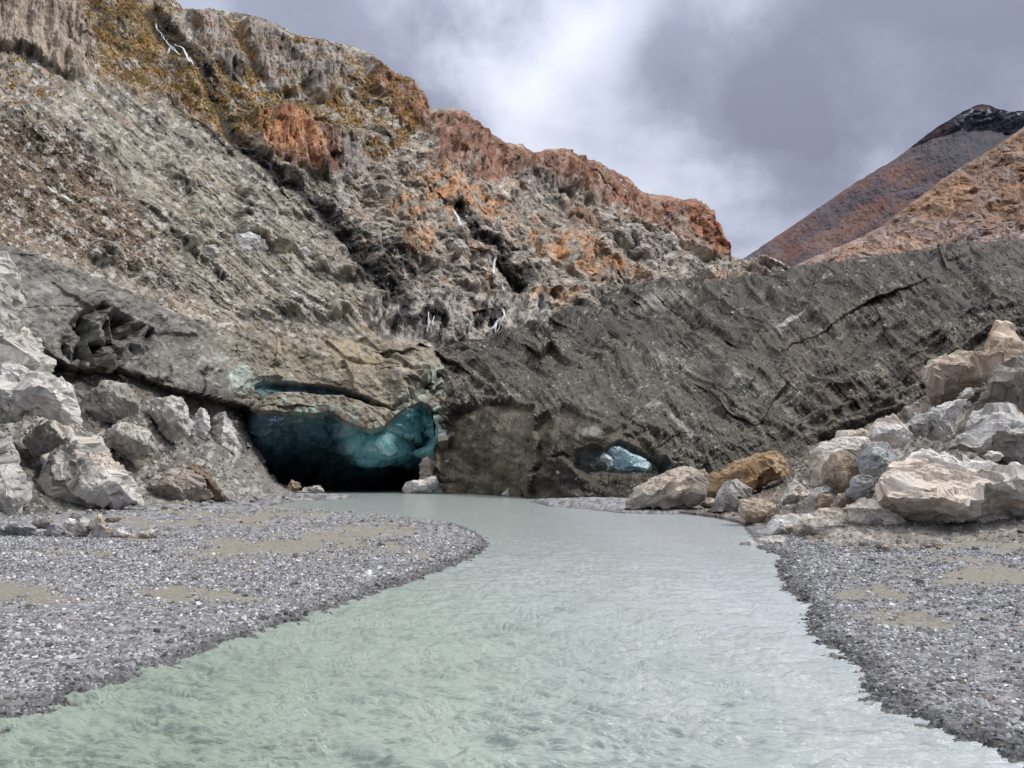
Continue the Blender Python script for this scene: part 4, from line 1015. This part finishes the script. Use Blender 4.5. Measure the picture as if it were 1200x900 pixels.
grid('glacier', np.concatenate([np.array(tail)[::-1], P], 0), np.concatenate([np.repeat(c[:1], 6, 0), c], 0), M_dirtyice,
     wet=np.concatenate([np.zeros((6, P.shape[1]), F32), .35 * humps + .1 * hollow], 0), kind='structure', label='broad dark debris covered glacier dome filling the valley right of the cave', cat='glacier')
wst = (.12 + rb) * (1 - .85 * humps) * (1 - .6 * fan) * (1 - hollow) * (.35 + sm(0, .5, fbm(PX / 40, PY / 20, 420, 3)) + .8 * pm(X, Yp, [(560,410),(700,400),(760,425),(700,440),(760,520),(640,480),(580,460)], 8)) * (PX > 530) * (yb - yt)
idx = pick(17000, wst)
Pp = P.reshape(-1, 3)[idx]; dd = D0.ravel()[idx] / FPX
cc = np.array([.17,.155,.135]) * rng.uniform(.4, 1.5, (len(idx), 1)); lite = rng.random(len(idx)) > .7
cc[lite] = np.array([.36,.345,.31]) * rng.uniform(.6, 1.2, (lite.sum(), 1))
shards('rubble', Pp, dd * np.exp(rng.normal(.6, .4, len(idx))), cc, M_rubble, flat=.6, tiltamt=.6, elong=.45, kind='stuff', label='stones melted out over the dark glacier surface', cat='rubble')

# ================================================================== rubble slopes on both banks
print('banks')
def bank_slope(name, label, top, bot, ctrl, px0, px1_, rows, colfn, seed, amp=1.0, pxs=.85):
    px = np.arange(px0, px1_, pxs); f = tps(ctrl)
    yt = curve(top, px)[None]; yb = curve(bot, px)[None]; s = np.linspace(0, 1, rows)[:, None]
    PY = yt + (yb - yt) * s; PX = np.broadcast_to(px[None], PY.shape).copy()
    D = f(PX, PY); base = at(PX, PY, D); n = normals(base)
    if n[rows // 2, 50, 1] > 0: n = -n
    a = math.radians(36); w = fbm(PX / 30, PY / 30, seed, 3) * 8
    U = PX * math.cos(a) + PY * math.sin(a) + w; V = -PX * math.sin(a) + PY * math.cos(a) + w
    b1, i1, _ = stones(U / 34, V / 18, seed + 1, .5, .9, 1.6); b2, i2, i2b = stones(U / 13, V / 7, seed + 2, .5, .9, 1.8)
    b3, i3, i3b = stones(PX / 6, PY / 4.4, seed + 3, .5, 1, 2.2); b4, i4, i4b = stones(PX / 3, PY / 2.2, seed + 4, .5, 1, 2.2)
    big = fbm(PX / 60, PY / 45, seed + 5, 4)
    h = 14 * big + 10 * b1 + 7 * b2 + 3.4 * b3 + 1.3 * b4
    edge = sm(0, .12, 1 - s)
    P = base + outward(base, n) * (h * D / FPX * 1.5 * amp * (.15 + .85 * edge))[..., None]
    c = colfn(PX + w, PY + w, PX, PY)
    c *= np.clip(1 + .3 * (i3 - .5) + .3 * (i4 - .5) + .35 * (i2 - .5) + .3 * (i1 - .5) + .4 * fba(U / 24, V / 4, seed + 8, 3), .35, 1.9)[..., None]
    c = mixc(c, (.44,.42,.39), .65 * (i3b > .93)); c = mixc(c, (.42,.41,.39), .6 * (i4b > .93))
    sk = np.stack([P[-1] + np.array([0, -.05 * k, -.35 * k]) for k in range(1, 4)])
    grid(name, np.concatenate([P, sk]), np.concatenate([c, np.repeat(c[-1:], 3, 0)]), M_hill, kind='structure', label=label, cat='slope')
    return P, PX, PY, D, c
def lcol(X, Yq, PX, PY):
    c = np.zeros(PX.shape + (3,), F32) + np.array([.175,.165,.15], F32)
    c = mixc(c, (.11,.09,.075), .9 * np.clip(pm(X, Yq, [(20,485),(95,480),(180,520),(230,545),(170,560),(60,520)], 10) * .8 + ell(X, Yq, 130, 445, 60, 16, 20), 0, 1))
    c = mixc(c, (.40,.385,.36), .6 * sm(.15, .45, fbm(X / 26, Yq / 18, 501, 4)))
    c = mixc(c, (.12,.115,.11), .6 * sm(.15, .5, fbm(X / 20, Yq / 14, 502, 4)))
    c = mixc(c, (.16,.155,.15), .7 * sm(270, 300, X) * sm(560, 520, Yq))
    c = mixc(c, (.24,.23,.215), .7 * pm(X, Yq, [(240,560),(290,545),(345,575),(330,590),(240,590)], 6))
    return c
LP = bank_slope('slope', 'grey rubble slope with broken rock under the ice on the left bank',
    [(-140,420),(0,425),(60,425),(130,420),(200,445),(260,462),(290,478),(300,500),(312,540),(330,562),(352,573)],
    [(-140,660),(0,610),(60,602),(110,599),(170,594),(230,591),(290,586),(340,580),(352,579)],
    [(-140,420,44),(0,425,52),(60,425,56),(130,425,62),(200,448,69),(260,465,76),(295,500,80),(312,540,80),(345,574,78),
     (-140,650,18),(0,610,28.5),(60,602,33),(110,599,35.5),(170,594,40.5),(230,591,44),(290,586,52),(345,579,69),(60,520,42),(150,510,52),(230,540,60)],
    -140, 352, 300, lcol, 510, 1.0, .8)
def rcol(X, Yq, PX, PY):
    c = np.zeros(PX.shape + (3,), F32) + np.array([.16,.135,.115], F32)
    c = mixc(c, (.27,.25,.225), .6 * sm(.0, .45, fbm(X / 26, Yq / 18, 521, 4)))
    c = mixc(c, (.28,.26,.24), .7 * pm(X, Yq, [(890,600),(960,570),(1010,530),(1100,480),(1200,450),(1200,640),(900,640)], 14))
    return c
RP = bank_slope('slope', 'brown moraine rubble rising behind the boulder pile on the right bank',
    [(795,586),(840,574),(880,556),(910,540),(940,524),(1000,503),(1050,482),(1090,455),(1150,430),(1200,410),(1340,370)],
    [(795,599),(840,603),(900,618),(950,640),(1000,652),(1340,660)],
    [(795,586,54),(840,574,57),(880,556,59),(940,524,60),(1000,503,55),(1090,455,48),(1200,410,42),(1340,370,38),(795,599,36),(840,603,32),(900,618,25),(950,640,18.5),(1000,652,16.5),(1200,655,16.2),(1340,660,16),
     (1000,570,27),(1100,560,27),(1200,560,25),(1100,500,33),(1200,480,33)],
    795, 1340, 260, rcol, 530, .7)
for (Pg, PXg, PYg, Dg, cg), nn, lbl, mk in ((LP, 6500, 'broken stones scattered on the left rubble slope', None), (RP, 7500, 'broken stones scattered among the right bank boulders', None)):
    w = np.ones(PXg.shape) * (PYg[-1:] - PYg[:1])
    idx = pick(nn, w); Pp = Pg.reshape(-1, 3)[idx]; dd = Dg.ravel()[idx] / FPX
    cc = cg.reshape(-1, 3)[idx] * rng.uniform(.7, 1.5, (nn, 1)); lite = rng.random(nn) > .86
    cc[lite] = np.array([.46,.44,.415]) * rng.uniform(.6, 1.15, (lite.sum(), 1))
    shards('rubble', Pp, dd * np.exp(rng.normal(1.05, .5, nn)), cc, M_rubble, flat=.6, tiltamt=.6, elong=.45, kind='stuff', label=lbl, cat='rubble')

# countable loose stones
def loose(px, py, w, Y, tn, label, group, seed, nm='stone'):
    r = random.Random(seed); n = r.randint(6, 8); hh = w * r.uniform(.45, .75)
    ol = []
    for k in range(n):
        a = k / n * 6.283 + r.uniform(-.25, .25)
        ol.append((px + math.cos(a) * w * .5 * r.uniform(.8, 1.1), py - hh * .42 - math.sin(a) * hh * .5 * r.uniform(.8, 1.1)))
    rock(nm, label, 'stone', ol, Y, tn, seed=seed, group=group, vox=.8)
PEND.clear()
rr = random.Random(5)
for k in range(34):
    px_ = rr.uniform(905, 1110); t_ = rr.random()
    py_ = 640 - (px_ - 905) * .12 - t_ * (60 if px_ < 1000 else 22)
    if px_ > 1010 and py_ < 628: py_ = 640 + rr.uniform(-2, 5)
    Y_ = 1.55 * FPX / (py_ - 558) * .99 if py_ > 600 else 26 + (600 - py_) * .25
    loose(px_, py_, rr.uniform(6, 17), Y_, rr.choice([WHITE, PALE, GREY, TAN, GREY]), 'loose angular stone filling the gaps of the right boulder pile', 'stones between the boulders on the right bank', 700 + k)
for k in range(22):
    px_ = rr.uniform(0, 345); py_ = curve([(0,612),(60,604),(170,597),(345,581)], px_) + rr.uniform(-3, 4)
    loose(px_, py_, rr.uniform(4, 10), 1.55 * FPX / (py_ - 558), rr.choice([GREY, PALE, SG, DARK]), 'loose grey stone along the foot of the left rubble slope', 'stones along the foot of the left slope', 760 + k)
for k in range(16):
    px_ = rr.uniform(-10, 185); py_ = rr.uniform(622, 636)
    loose(px_, py_, rr.uniform(5, 12), 1.56 * FPX / (py_ - 558), rr.choice([SG, PALE, SG, DARK]), 'small loose stone lying around the bank stone heap', 'small stones of the bank stone heap', 800 + k)
finish_rocks()

# ================================================================== gravel bars
print('ground')
LBAR = [(-900,1150),(-300,950),(0,848),(50,832),(100,816),(150,797),(200,781),(250,764),(300,746),(350,727),(400,710),(450,692),(500,674),(535,661),(558,651),(571,641),(570,632),(556,623),(530,613),(470,605),(410,600),(350,596),(320,592),(345,588),(420,584),(415,580),(350,577),(250,573),(-900,566)]
RBAR = [(1500,990),(1200,891),(1140,873),(1085,852),(1040,832),(1018,818),(1000,800),(1008,787),(985,768),(962,752),(946,735),(948,712),(932,697),(915,678),(911,662),(918,652),(895,645),(880,628),(862,608),(800,603),(730,602),(690,597),(645,594),(620,588),(640,580),(800,572),(1400,568),(2400,566),(2400,1150)]
def wxy(poly):
    q = np.array(poly, float); g = flat_at(q[:, 0], q[:, 1]); return g[:, :2]
LW, RW = wxy(LBAR), wxy(RBAR)
def sand_m(px, py):
    w = fbm(px / 40, py / 12, 601, 3); x = px + w * 60; y = py + w * 12 + 5 * fbm(px / 14, py / 5, 606, 2)
    m = 0
    for e in ((320,650,140,14,-5), (15,715,75,14), (215,712,70,9), (300,608,110,4), (150,618,90,4), (440,628,60,4), (410,598,60,3), (250,618,70,3), (120,640,60,3), (470,652,35,4), (1155,652,120,8), (1155,690,90,13), (1015,706,50,6), (1070,738,50,11), (1120,668,60,3), (60,660,70,3)):
        a_ = math.radians(e[4]) if len(e) > 4 else 0.0
        dx = x - e[0]; dy = y - e[1]; uu = (dx * math.cos(a_) + dy * math.sin(a_)) / e[2]; vv = (dy * math.cos(a_) - dx * math.sin(a_)) / e[3]
        m = m + sm(1.6, .25, np.sqrt(uu * uu + vv * vv))
    return np.clip(m, 0, 1)
def bank_height(x, y, px, py):
    d1 = sdp(x, y, LW); d2 = sdp(x, y, RW); d = np.maximum(d1, d2)
    d = d + .18 * fbm(x * 1.6, y * 1.6, 602, 4) * sm(60, 8, y) + .05 * fbm(x * 9, y * 9, 603, 2)
    up = .17 * (1 - np.exp(-np.maximum(d, 0) / 1.6)) + .05 * (1 - np.exp(-np.maximum(d, 0) / .08)) * sm(30, 10, y)
    dn = np.maximum(d * .25, -.5)
    z = np.where(d > 0, up, dn)
    z = z + sm(0, .6, d) * (.035 * fbm(x * .7, y * .7, 604, 3) + .05 * fbm(x * .15, y * .12, 605, 2))
    return z, d
gpx = np.arange(-260, 1460, 1.1); gpy = np.concatenate([np.arange(564, 620, .45), np.arange(620, 1000, .8)])
PX, PY = np.meshgrid(gpx, gpy)
g = flat_at(PX, PY); z, d = bank_height(g[..., 0], g[..., 1], PX, PY)
sd_ = sand_m(PX, PY)
mpx = g[..., 1] / FPX
b, gi, gib = stones(g[..., 0] / .075, g[..., 1] / .075, 610, .55, .8, 2.0)
bb, gj, gjb = stones(PX / 3.2, PY / 1.6, 611, .5, .9, 2.0)
near_ = sm(16, 7, g[..., 1])
z = z + (.012 * b * near_) * (1 - sd_)
P = g.copy(); P[..., 2] = z
c = np.zeros(PX.shape + (3,), F32) + np.array([.235,.237,.25], F32)
c *= (1 + .9 * (gi - .5) * near_ + 1.1 * (gj - .5) * (1 - near_))[..., None]
streak = fba(PX / 130, PY / 5, 612, 4, .6)
c = mixc(c, (.33,.33,.35), .5 * sm(.05, .5, streak) * (1 - near_)); c = mixc(c, (.13,.13,.135), .55 * sm(.1, .5, -streak) * sm(690, 620, PY))
c = mixc(c, (.27,.25,.20), .8 * sm(.1, .8, sd_ + .3 * fbm(g[..., 0] * 2.2, g[..., 1] * 1.1, 622, 3))); c = mixc(c, (.25,.235,.19), .5 * sm(.1, .5, fbm(PX / 60, PY / 9, 613, 3)) * sm(760, 640, PY))
wb = sm(.4, .02, d + .25 * fbm(g[..., 0] * 3, g[..., 1] * 3, 623, 3)) * (d > -.3)
c *= (1 - .5 * wb)[..., None]
c = np.where((d < 0)[..., None], np.array([.14,.15,.14], F32), c)
grid('gravel_bank', P, c, M_bed, wet=wb * .9 + 0 * z, flip=True, kind='structure', label='grey gravel bars with sand patches on both sides of the river', cat='ground')
me = bpy.data.meshes.new('ground'); me.from_pydata([(-6000,-3000,-.75),(6000,-3000,-.75),(6000,9000,-.75),(-6000,9000,-.75)], [], [(0,1,2,3)])
a = me.attributes.new('col', 'FLOAT_COLOR', 'POINT'); a.data.foreach_set('color', np.tile([.15,.15,.14,0], 4).astype(F32))
link('ground', me, M_bed, kind='structure', label='wide stony valley floor under the river', cat='ground')

def pebbles(side, n_bands, label):
    PW = LW if side < 0 else RW
    Ps, Ss, Cs, Ws = [], [], [], []
    for y0, y1, dens, s0 in n_bands:
        xl, xr = (-.80 * y1, .06 * y1) if side < 0 else (.22 * y0, .80 * y1)
        n = int((xr - xl) * (y1 - y0) * dens)
        x = rng.uniform(xl, xr, n); y = rng.uniform(y0, y1, n)
        k = np.abs(x) < .76 * y + .3; x, y = x[k], y[k]
        px, py = to_px(np.stack([x, y, 0 * x], -1))
        z, d = bank_height(x, y, px, py)
        own = sdp(x, y, PW)
        sdm = sand_m(px, py)
        cl = fbm(x * .8, y * .8, 620, 3)
        k = (own > -.45) & (d > -.05 - .28 * (rng.random(len(x)) > .93)) & (rng.random(len(x)) > 1.02 * sm(.15, .95, sdm + .55 * fbm(x * 2.2, y * 1.1, 622, 3))) & (rng.random(len(x)) < .75 + .8 * cl + .5 * (d < .5)) & (z > -.09)
        x, y, z, d, px, py = x[k], y[k], z[k], d[k], px[k], py[k]
        m = len(x)
        sz = s0 * np.exp(rng.normal(0, .5, m))
        Ps.append(np.stack([x, y, z + sz * .12], -1)); Ss.append(sz)
        tn = rng.random(m); stv = fba(px / 130, py / 5, 612, 4, .6)
        col = np.where((tn > .80)[:, None], np.array([[.66,.67,.69]]), np.where((tn > .38)[:, None], np.array([[.385,.388,.41]]), np.array([[.165,.163,.165]])))
        col = np.where((rng.random(m) > .95)[:, None], np.array([[.34,.28,.22]]), col)
        col = col * rng.uniform(.7, 1.25, (m, 1)) * (1 + .3 * np.clip(stv, -1, 1))[:, None]
        wet = sm(.4, .02, d + .25 * fbm(x * 3, y * 3, 623, 3)); col = col * (1 - .48 * wet)[:, None]
        Cs.append(col); Ws.append(wet)
    Pq = np.concatenate(Ps); print(label, len(Pq))
    shards('gravel', Pq, np.concatenate(Ss), np.concatenate(Cs), M_gravel, flat=.42, tiltamt=.3, wet=np.concatenate(Ws), kind='stuff', label=label, cat='gravel')
pebbles(-1, [(4.4, 8, 2300, .022), (8, 13, 1400, .025), (13, 20, 480, .031), (20, 38, 40, .045)], 'grey and white river pebbles on the left gravel bar')
pebbles(1, [(4.2, 8, 2300, .022), (8, 13, 1400, .025), (13, 21, 480, .031)], 'grey and white river pebbles on the right gravel bar')

# ================================================================== river
print('river')
gpx = np.arange(-240, 1440, 1.15); gpy = np.concatenate([np.arange(566, 610, .6), np.arange(610, 1010, .75)])
PX, PY = np.meshgrid(gpx, gpy); g = flat_at(PX, PY)
x, y = g[..., 0], g[..., 1]
wx_ = fbm(x * .5, y * .5, 701, 3) * .6
crest = fba((x * .95 + y * .12) * 1.5, (y - x * .08 + wx_) * 6.5, 702, 4, .62) * 1.25
crest2 = fba((x - y * .2) * 4, (y + x * .1 - wx_) * 15, 703, 3, .55)
swell = fbm(x * .35, y * .8, 704, 3)
act = .55 + .9 * sm(-.3, .4, fbm(x * .12, y * .08, 705, 3)) * sm(30, 10, y)
act *= np.clip(1.25 - .5 * sm(0, 3, x), .6, 1.3)
f1 = sm(30, 12, y); f2 = sm(14, 7, y)
z = act * (.052 * (np.abs(crest) ** .8 * np.sign(crest)) * (.4 + .6 * f1) + .016 * crest2 * f2) + .01 * swell
P = g.copy(); P[..., 2] = z
m, nt, bs = new_mat('glacial_water'); N = nt.nodes; L = nt.links
at_ = N.new('ShaderNodeAttribute'); at_.attribute_name = 'col'
L.new(at_.outputs['Color'], bs.inputs['Base Color'])
bs.inputs['Roughness'].default_value = .13; bs.inputs['IOR'].default_value = 1.33
tc = N.new('ShaderNodeTexCoord'); mp = N.new('ShaderNodeMapping'); mp.inputs['Scale'].default_value = (.8, 2.6, 1)
L.new(tc.outputs['Object'], mp.inputs[0])
n1 = N.new('ShaderNodeTexNoise'); n1.inputs['Scale'].default_value = 5; n1.inputs['Detail'].default_value = 5; n1.inputs['Roughness'].default_value = .6
L.new(mp.outputs[0], n1.inputs['Vector'])
bp = N.new('ShaderNodeBump'); bp.inputs['Strength'].default_value = .8; bp.inputs['Distance'].default_value = .06
L.new(n1.outputs[0], bp.inputs['Height']); L.new(bp.outputs[0], bs.inputs['Normal'])
c = np.zeros(PX.shape + (3,), F32) + np.array([.37,.425,.41], F32)
c = mixc(c, (.27,.33,.275), .85 * sm(1.5, -2.5, x - y * .0) * sm(16, 6, y))
c = mixc(c, (.46,.50,.54), .8 * sm(.5, 3.5, x))
c *= (1 + .10 * fbm(x * .5, y * .9, 710, 3))[..., None]
grid('river', P, c, m, smooth=True, flip=True, kind='structure', label='milky pale green glacial river flowing out of the ice cave', cat='river')

# ================================================================== sky and light
w = bpy.data.worlds.new('World'); S.world = w; w.use_nodes = True
nt = w.node_tree; N = nt.nodes; L = nt.links; N.clear()
out = N.new('ShaderNodeOutputWorld'); bg = N.new('ShaderNodeBackground'); L.new(bg.outputs[0], out.inputs[0])
sky = N.new('ShaderNodeTexSky'); sky.sky_type = 'NISHITA'; sky.sun_disc = False
SUN_EL, SUN_AZ = 50, 86   # azimuth clockwise from +Y (down the valley)
sky.sun_elevation = math.radians(SUN_EL); sky.sun_rotation = math.radians(SUN_AZ)
tc = N.new('ShaderNodeTexCoord')
sep = N.new('ShaderNodeSeparateXYZ'); L.new(tc.outputs['Generated'], sep.inputs[0])
def mth(op, a, b=None, c=None):
    n = N.new('ShaderNodeMath'); n.operation = op
    for i, v in enumerate((a, b, c)):
        if v is None: continue
        if isinstance(v, (int, float)): n.inputs[i].default_value = v
        else: L.new(v, n.inputs[i])
    return n.outputs[0]
def dirvec(px, py):
    v = at(px, py, 1.0) - np.array([0, 0, EYE]); return v / np.linalg.norm(v)
# cloud deck coordinates: direction projected on a high plane
zz = mth('ADD', mth('MAXIMUM', sep.outputs[2], 0.0), 0.25)
cx = mth('DIVIDE', sep.outputs[0], zz); cy = mth('DIVIDE', sep.outputs[1], zz)
cmb = N.new('ShaderNodeCombineXYZ'); L.new(cx, cmb.inputs[0]); L.new(cy, cmb.inputs[1])
nz = N.new('ShaderNodeTexNoise'); nz.inputs['Scale'].default_value = 1.7; nz.inputs['Detail'].default_value = 7; nz.inputs['Roughness'].default_value = .5; nz.inputs['Distortion'].default_value = .35
L.new(cmb.outputs[0], nz.inputs['Vector'])
nz2 = N.new('ShaderNodeTexNoise'); nz2.inputs['Scale'].default_value = 5; nz2.inputs['Detail'].default_value = 6; nz2.inputs['Roughness'].default_value = .55
L.new(tc.outputs['Generated'], nz2.inputs['Vector'])
val = mth('MULTIPLY_ADD', mth('SUBTRACT', nz.outputs[0], .5), 1.7, .5)
val = mth('MULTIPLY_ADD', mth('SUBTRACT', nz2.outputs[0], .5), 1.2, val)
# soft bright and dark parts of the cloud deck, each a patch of sky direction
vadd = N.new('ShaderNodeVectorMath'); vadd.operation = 'MULTIPLY_ADD'
L.new(nz2.outputs['Color'], vadd.inputs[0]); vadd.inputs[1].default_value = (.22, .22, .22); L.new(tc.outputs['Generated'], vadd.inputs[2])
vsub = N.new('ShaderNodeVectorMath'); vsub.operation = 'SUBTRACT'; L.new(vadd.outputs[0], vsub.inputs[0]); vsub.inputs[1].default_value = (.11, .11, .11)
for px_, py_, r0, r1, k in [(640,100,.0,.17,.20), (720,60,0,.13,.12), (560,110,0,.12,.12), (840,290,0,.16,.24), (900,250,0,.10,.12),
                            (560,20,0,.17,-.22), (420,30,0,.20,-.26), (700,150,.0,.09,-.22), (790,100,0,.10,-.14), (700,195,0,.15,.16), (620,150,0,.12,.10), (880,110,0,.16,-.26), (1020,100,0,.22,-.26), (1180,40,0,.20,-.22), (1000,215,0,.07,.12), (940,200,0,.15,-.16), (900,20,0,.12,.10), (1050,30,0,.10,.06)]:
    dv = dirvec(px_, py_)
    dn = N.new('ShaderNodeVectorMath'); dn.operation = 'DISTANCE'; L.new(vsub.outputs[0], dn.inputs[0]); dn.inputs[1].default_value = tuple(dv)
    mr = N.new('ShaderNodeMapRange'); mr.interpolation_type = 'SMOOTHSTEP'; L.new(dn.outputs['Value'], mr.inputs[0])
    mr.inputs[1].default_value = r1; mr.inputs[2].default_value = r0; mr.inputs[3].default_value = 0; mr.inputs[4].default_value = k
    val = mth('ADD', val, mr.outputs[0])
rp = N.new('ShaderNodeValToRGB'); L.new(val, rp.inputs[0])
el = rp.color_ramp.elements
el[0].position = .1; el[0].color = (.22,.235,.30,1); el[1].position = .95; el[1].color = (.70,.73,.82,1)
e = el.new(.35); e.color = (.28,.30,.39,1); e = el.new(.6); e.color = (.49,.525,.64,1)
# overcast decks are brighter overhead
zf = N.new('ShaderNodeMapRange'); zf.interpolation_type = 'SMOOTHSTEP'; L.new(sep.outputs[2], zf.inputs[0]); zf.inputs[1].default_value = .6; zf.inputs[2].default_value = .85
zm = N.new('ShaderNodeMix'); zm.data_type = 'RGBA'; L.new(zf.outputs[0], zm.inputs[0]); L.new(rp.outputs[0], zm.inputs[6]); zm.inputs[7].default_value = (.59, .58, .56, 1)
up = mth('MULTIPLY_ADD', mth('POWER', mth('MAXIMUM', sep.outputs[2], 0.0), 2.0), 1.7, 1.0)
upc = N.new('ShaderNodeVectorMath'); upc.operation = 'SCALE'; L.new(zm.outputs[2], upc.inputs[0]); L.new(up, upc.inputs['Scale'])
skys = N.new('ShaderNodeVectorMath'); skys.operation = 'SCALE'; L.new(sky.outputs[0], skys.inputs[0]); skys.inputs['Scale'].default_value = 1.0
BGS = .12
cl = N.new('ShaderNodeVectorMath'); cl.operation = 'SCALE'; L.new(upc.outputs[0], cl.inputs[0]); cl.inputs['Scale'].default_value = 1 / BGS
mx = N.new('ShaderNodeMix'); mx.data_type = 'RGBA'; mx.inputs[0].default_value = .94
L.new(skys.outputs[0], mx.inputs[6]); L.new(cl.outputs[0], mx.inputs[7])
L.new(mx.outputs[2], bg.inputs['Color']); bg.inputs['Strength'].default_value = BGS

sl = bpy.data.lights.new('sun', 'SUN'); sl.energy = 2.4; sl.angle = math.radians(10); sl.color = (1, .95, .89)
so = bpy.data.objects.new('sun', sl); COL.objects.link(so)
az, elv = math.radians(SUN_AZ), math.radians(SUN_EL)
dvec = Vector((math.sin(az) * math.cos(elv), math.cos(az) * math.cos(elv), math.sin(elv)))
so.rotation_euler = dvec.to_track_quat('Z', 'Y').to_euler()
so.location = (20, -20, 60)

S.render.engine = 'CYCLES'
S.view_settings.view_transform = 'Standard'
try: S.view_settings.look = 'None'
except Exception: pass
S.view_settings.exposure = 0; S.view_settings.gamma = 1
S.cycles.max_bounces = 5; S.cycles.diffuse_bounces = 3; S.cycles.glossy_bounces = 2
S.cycles.use_denoising = True
print('done')
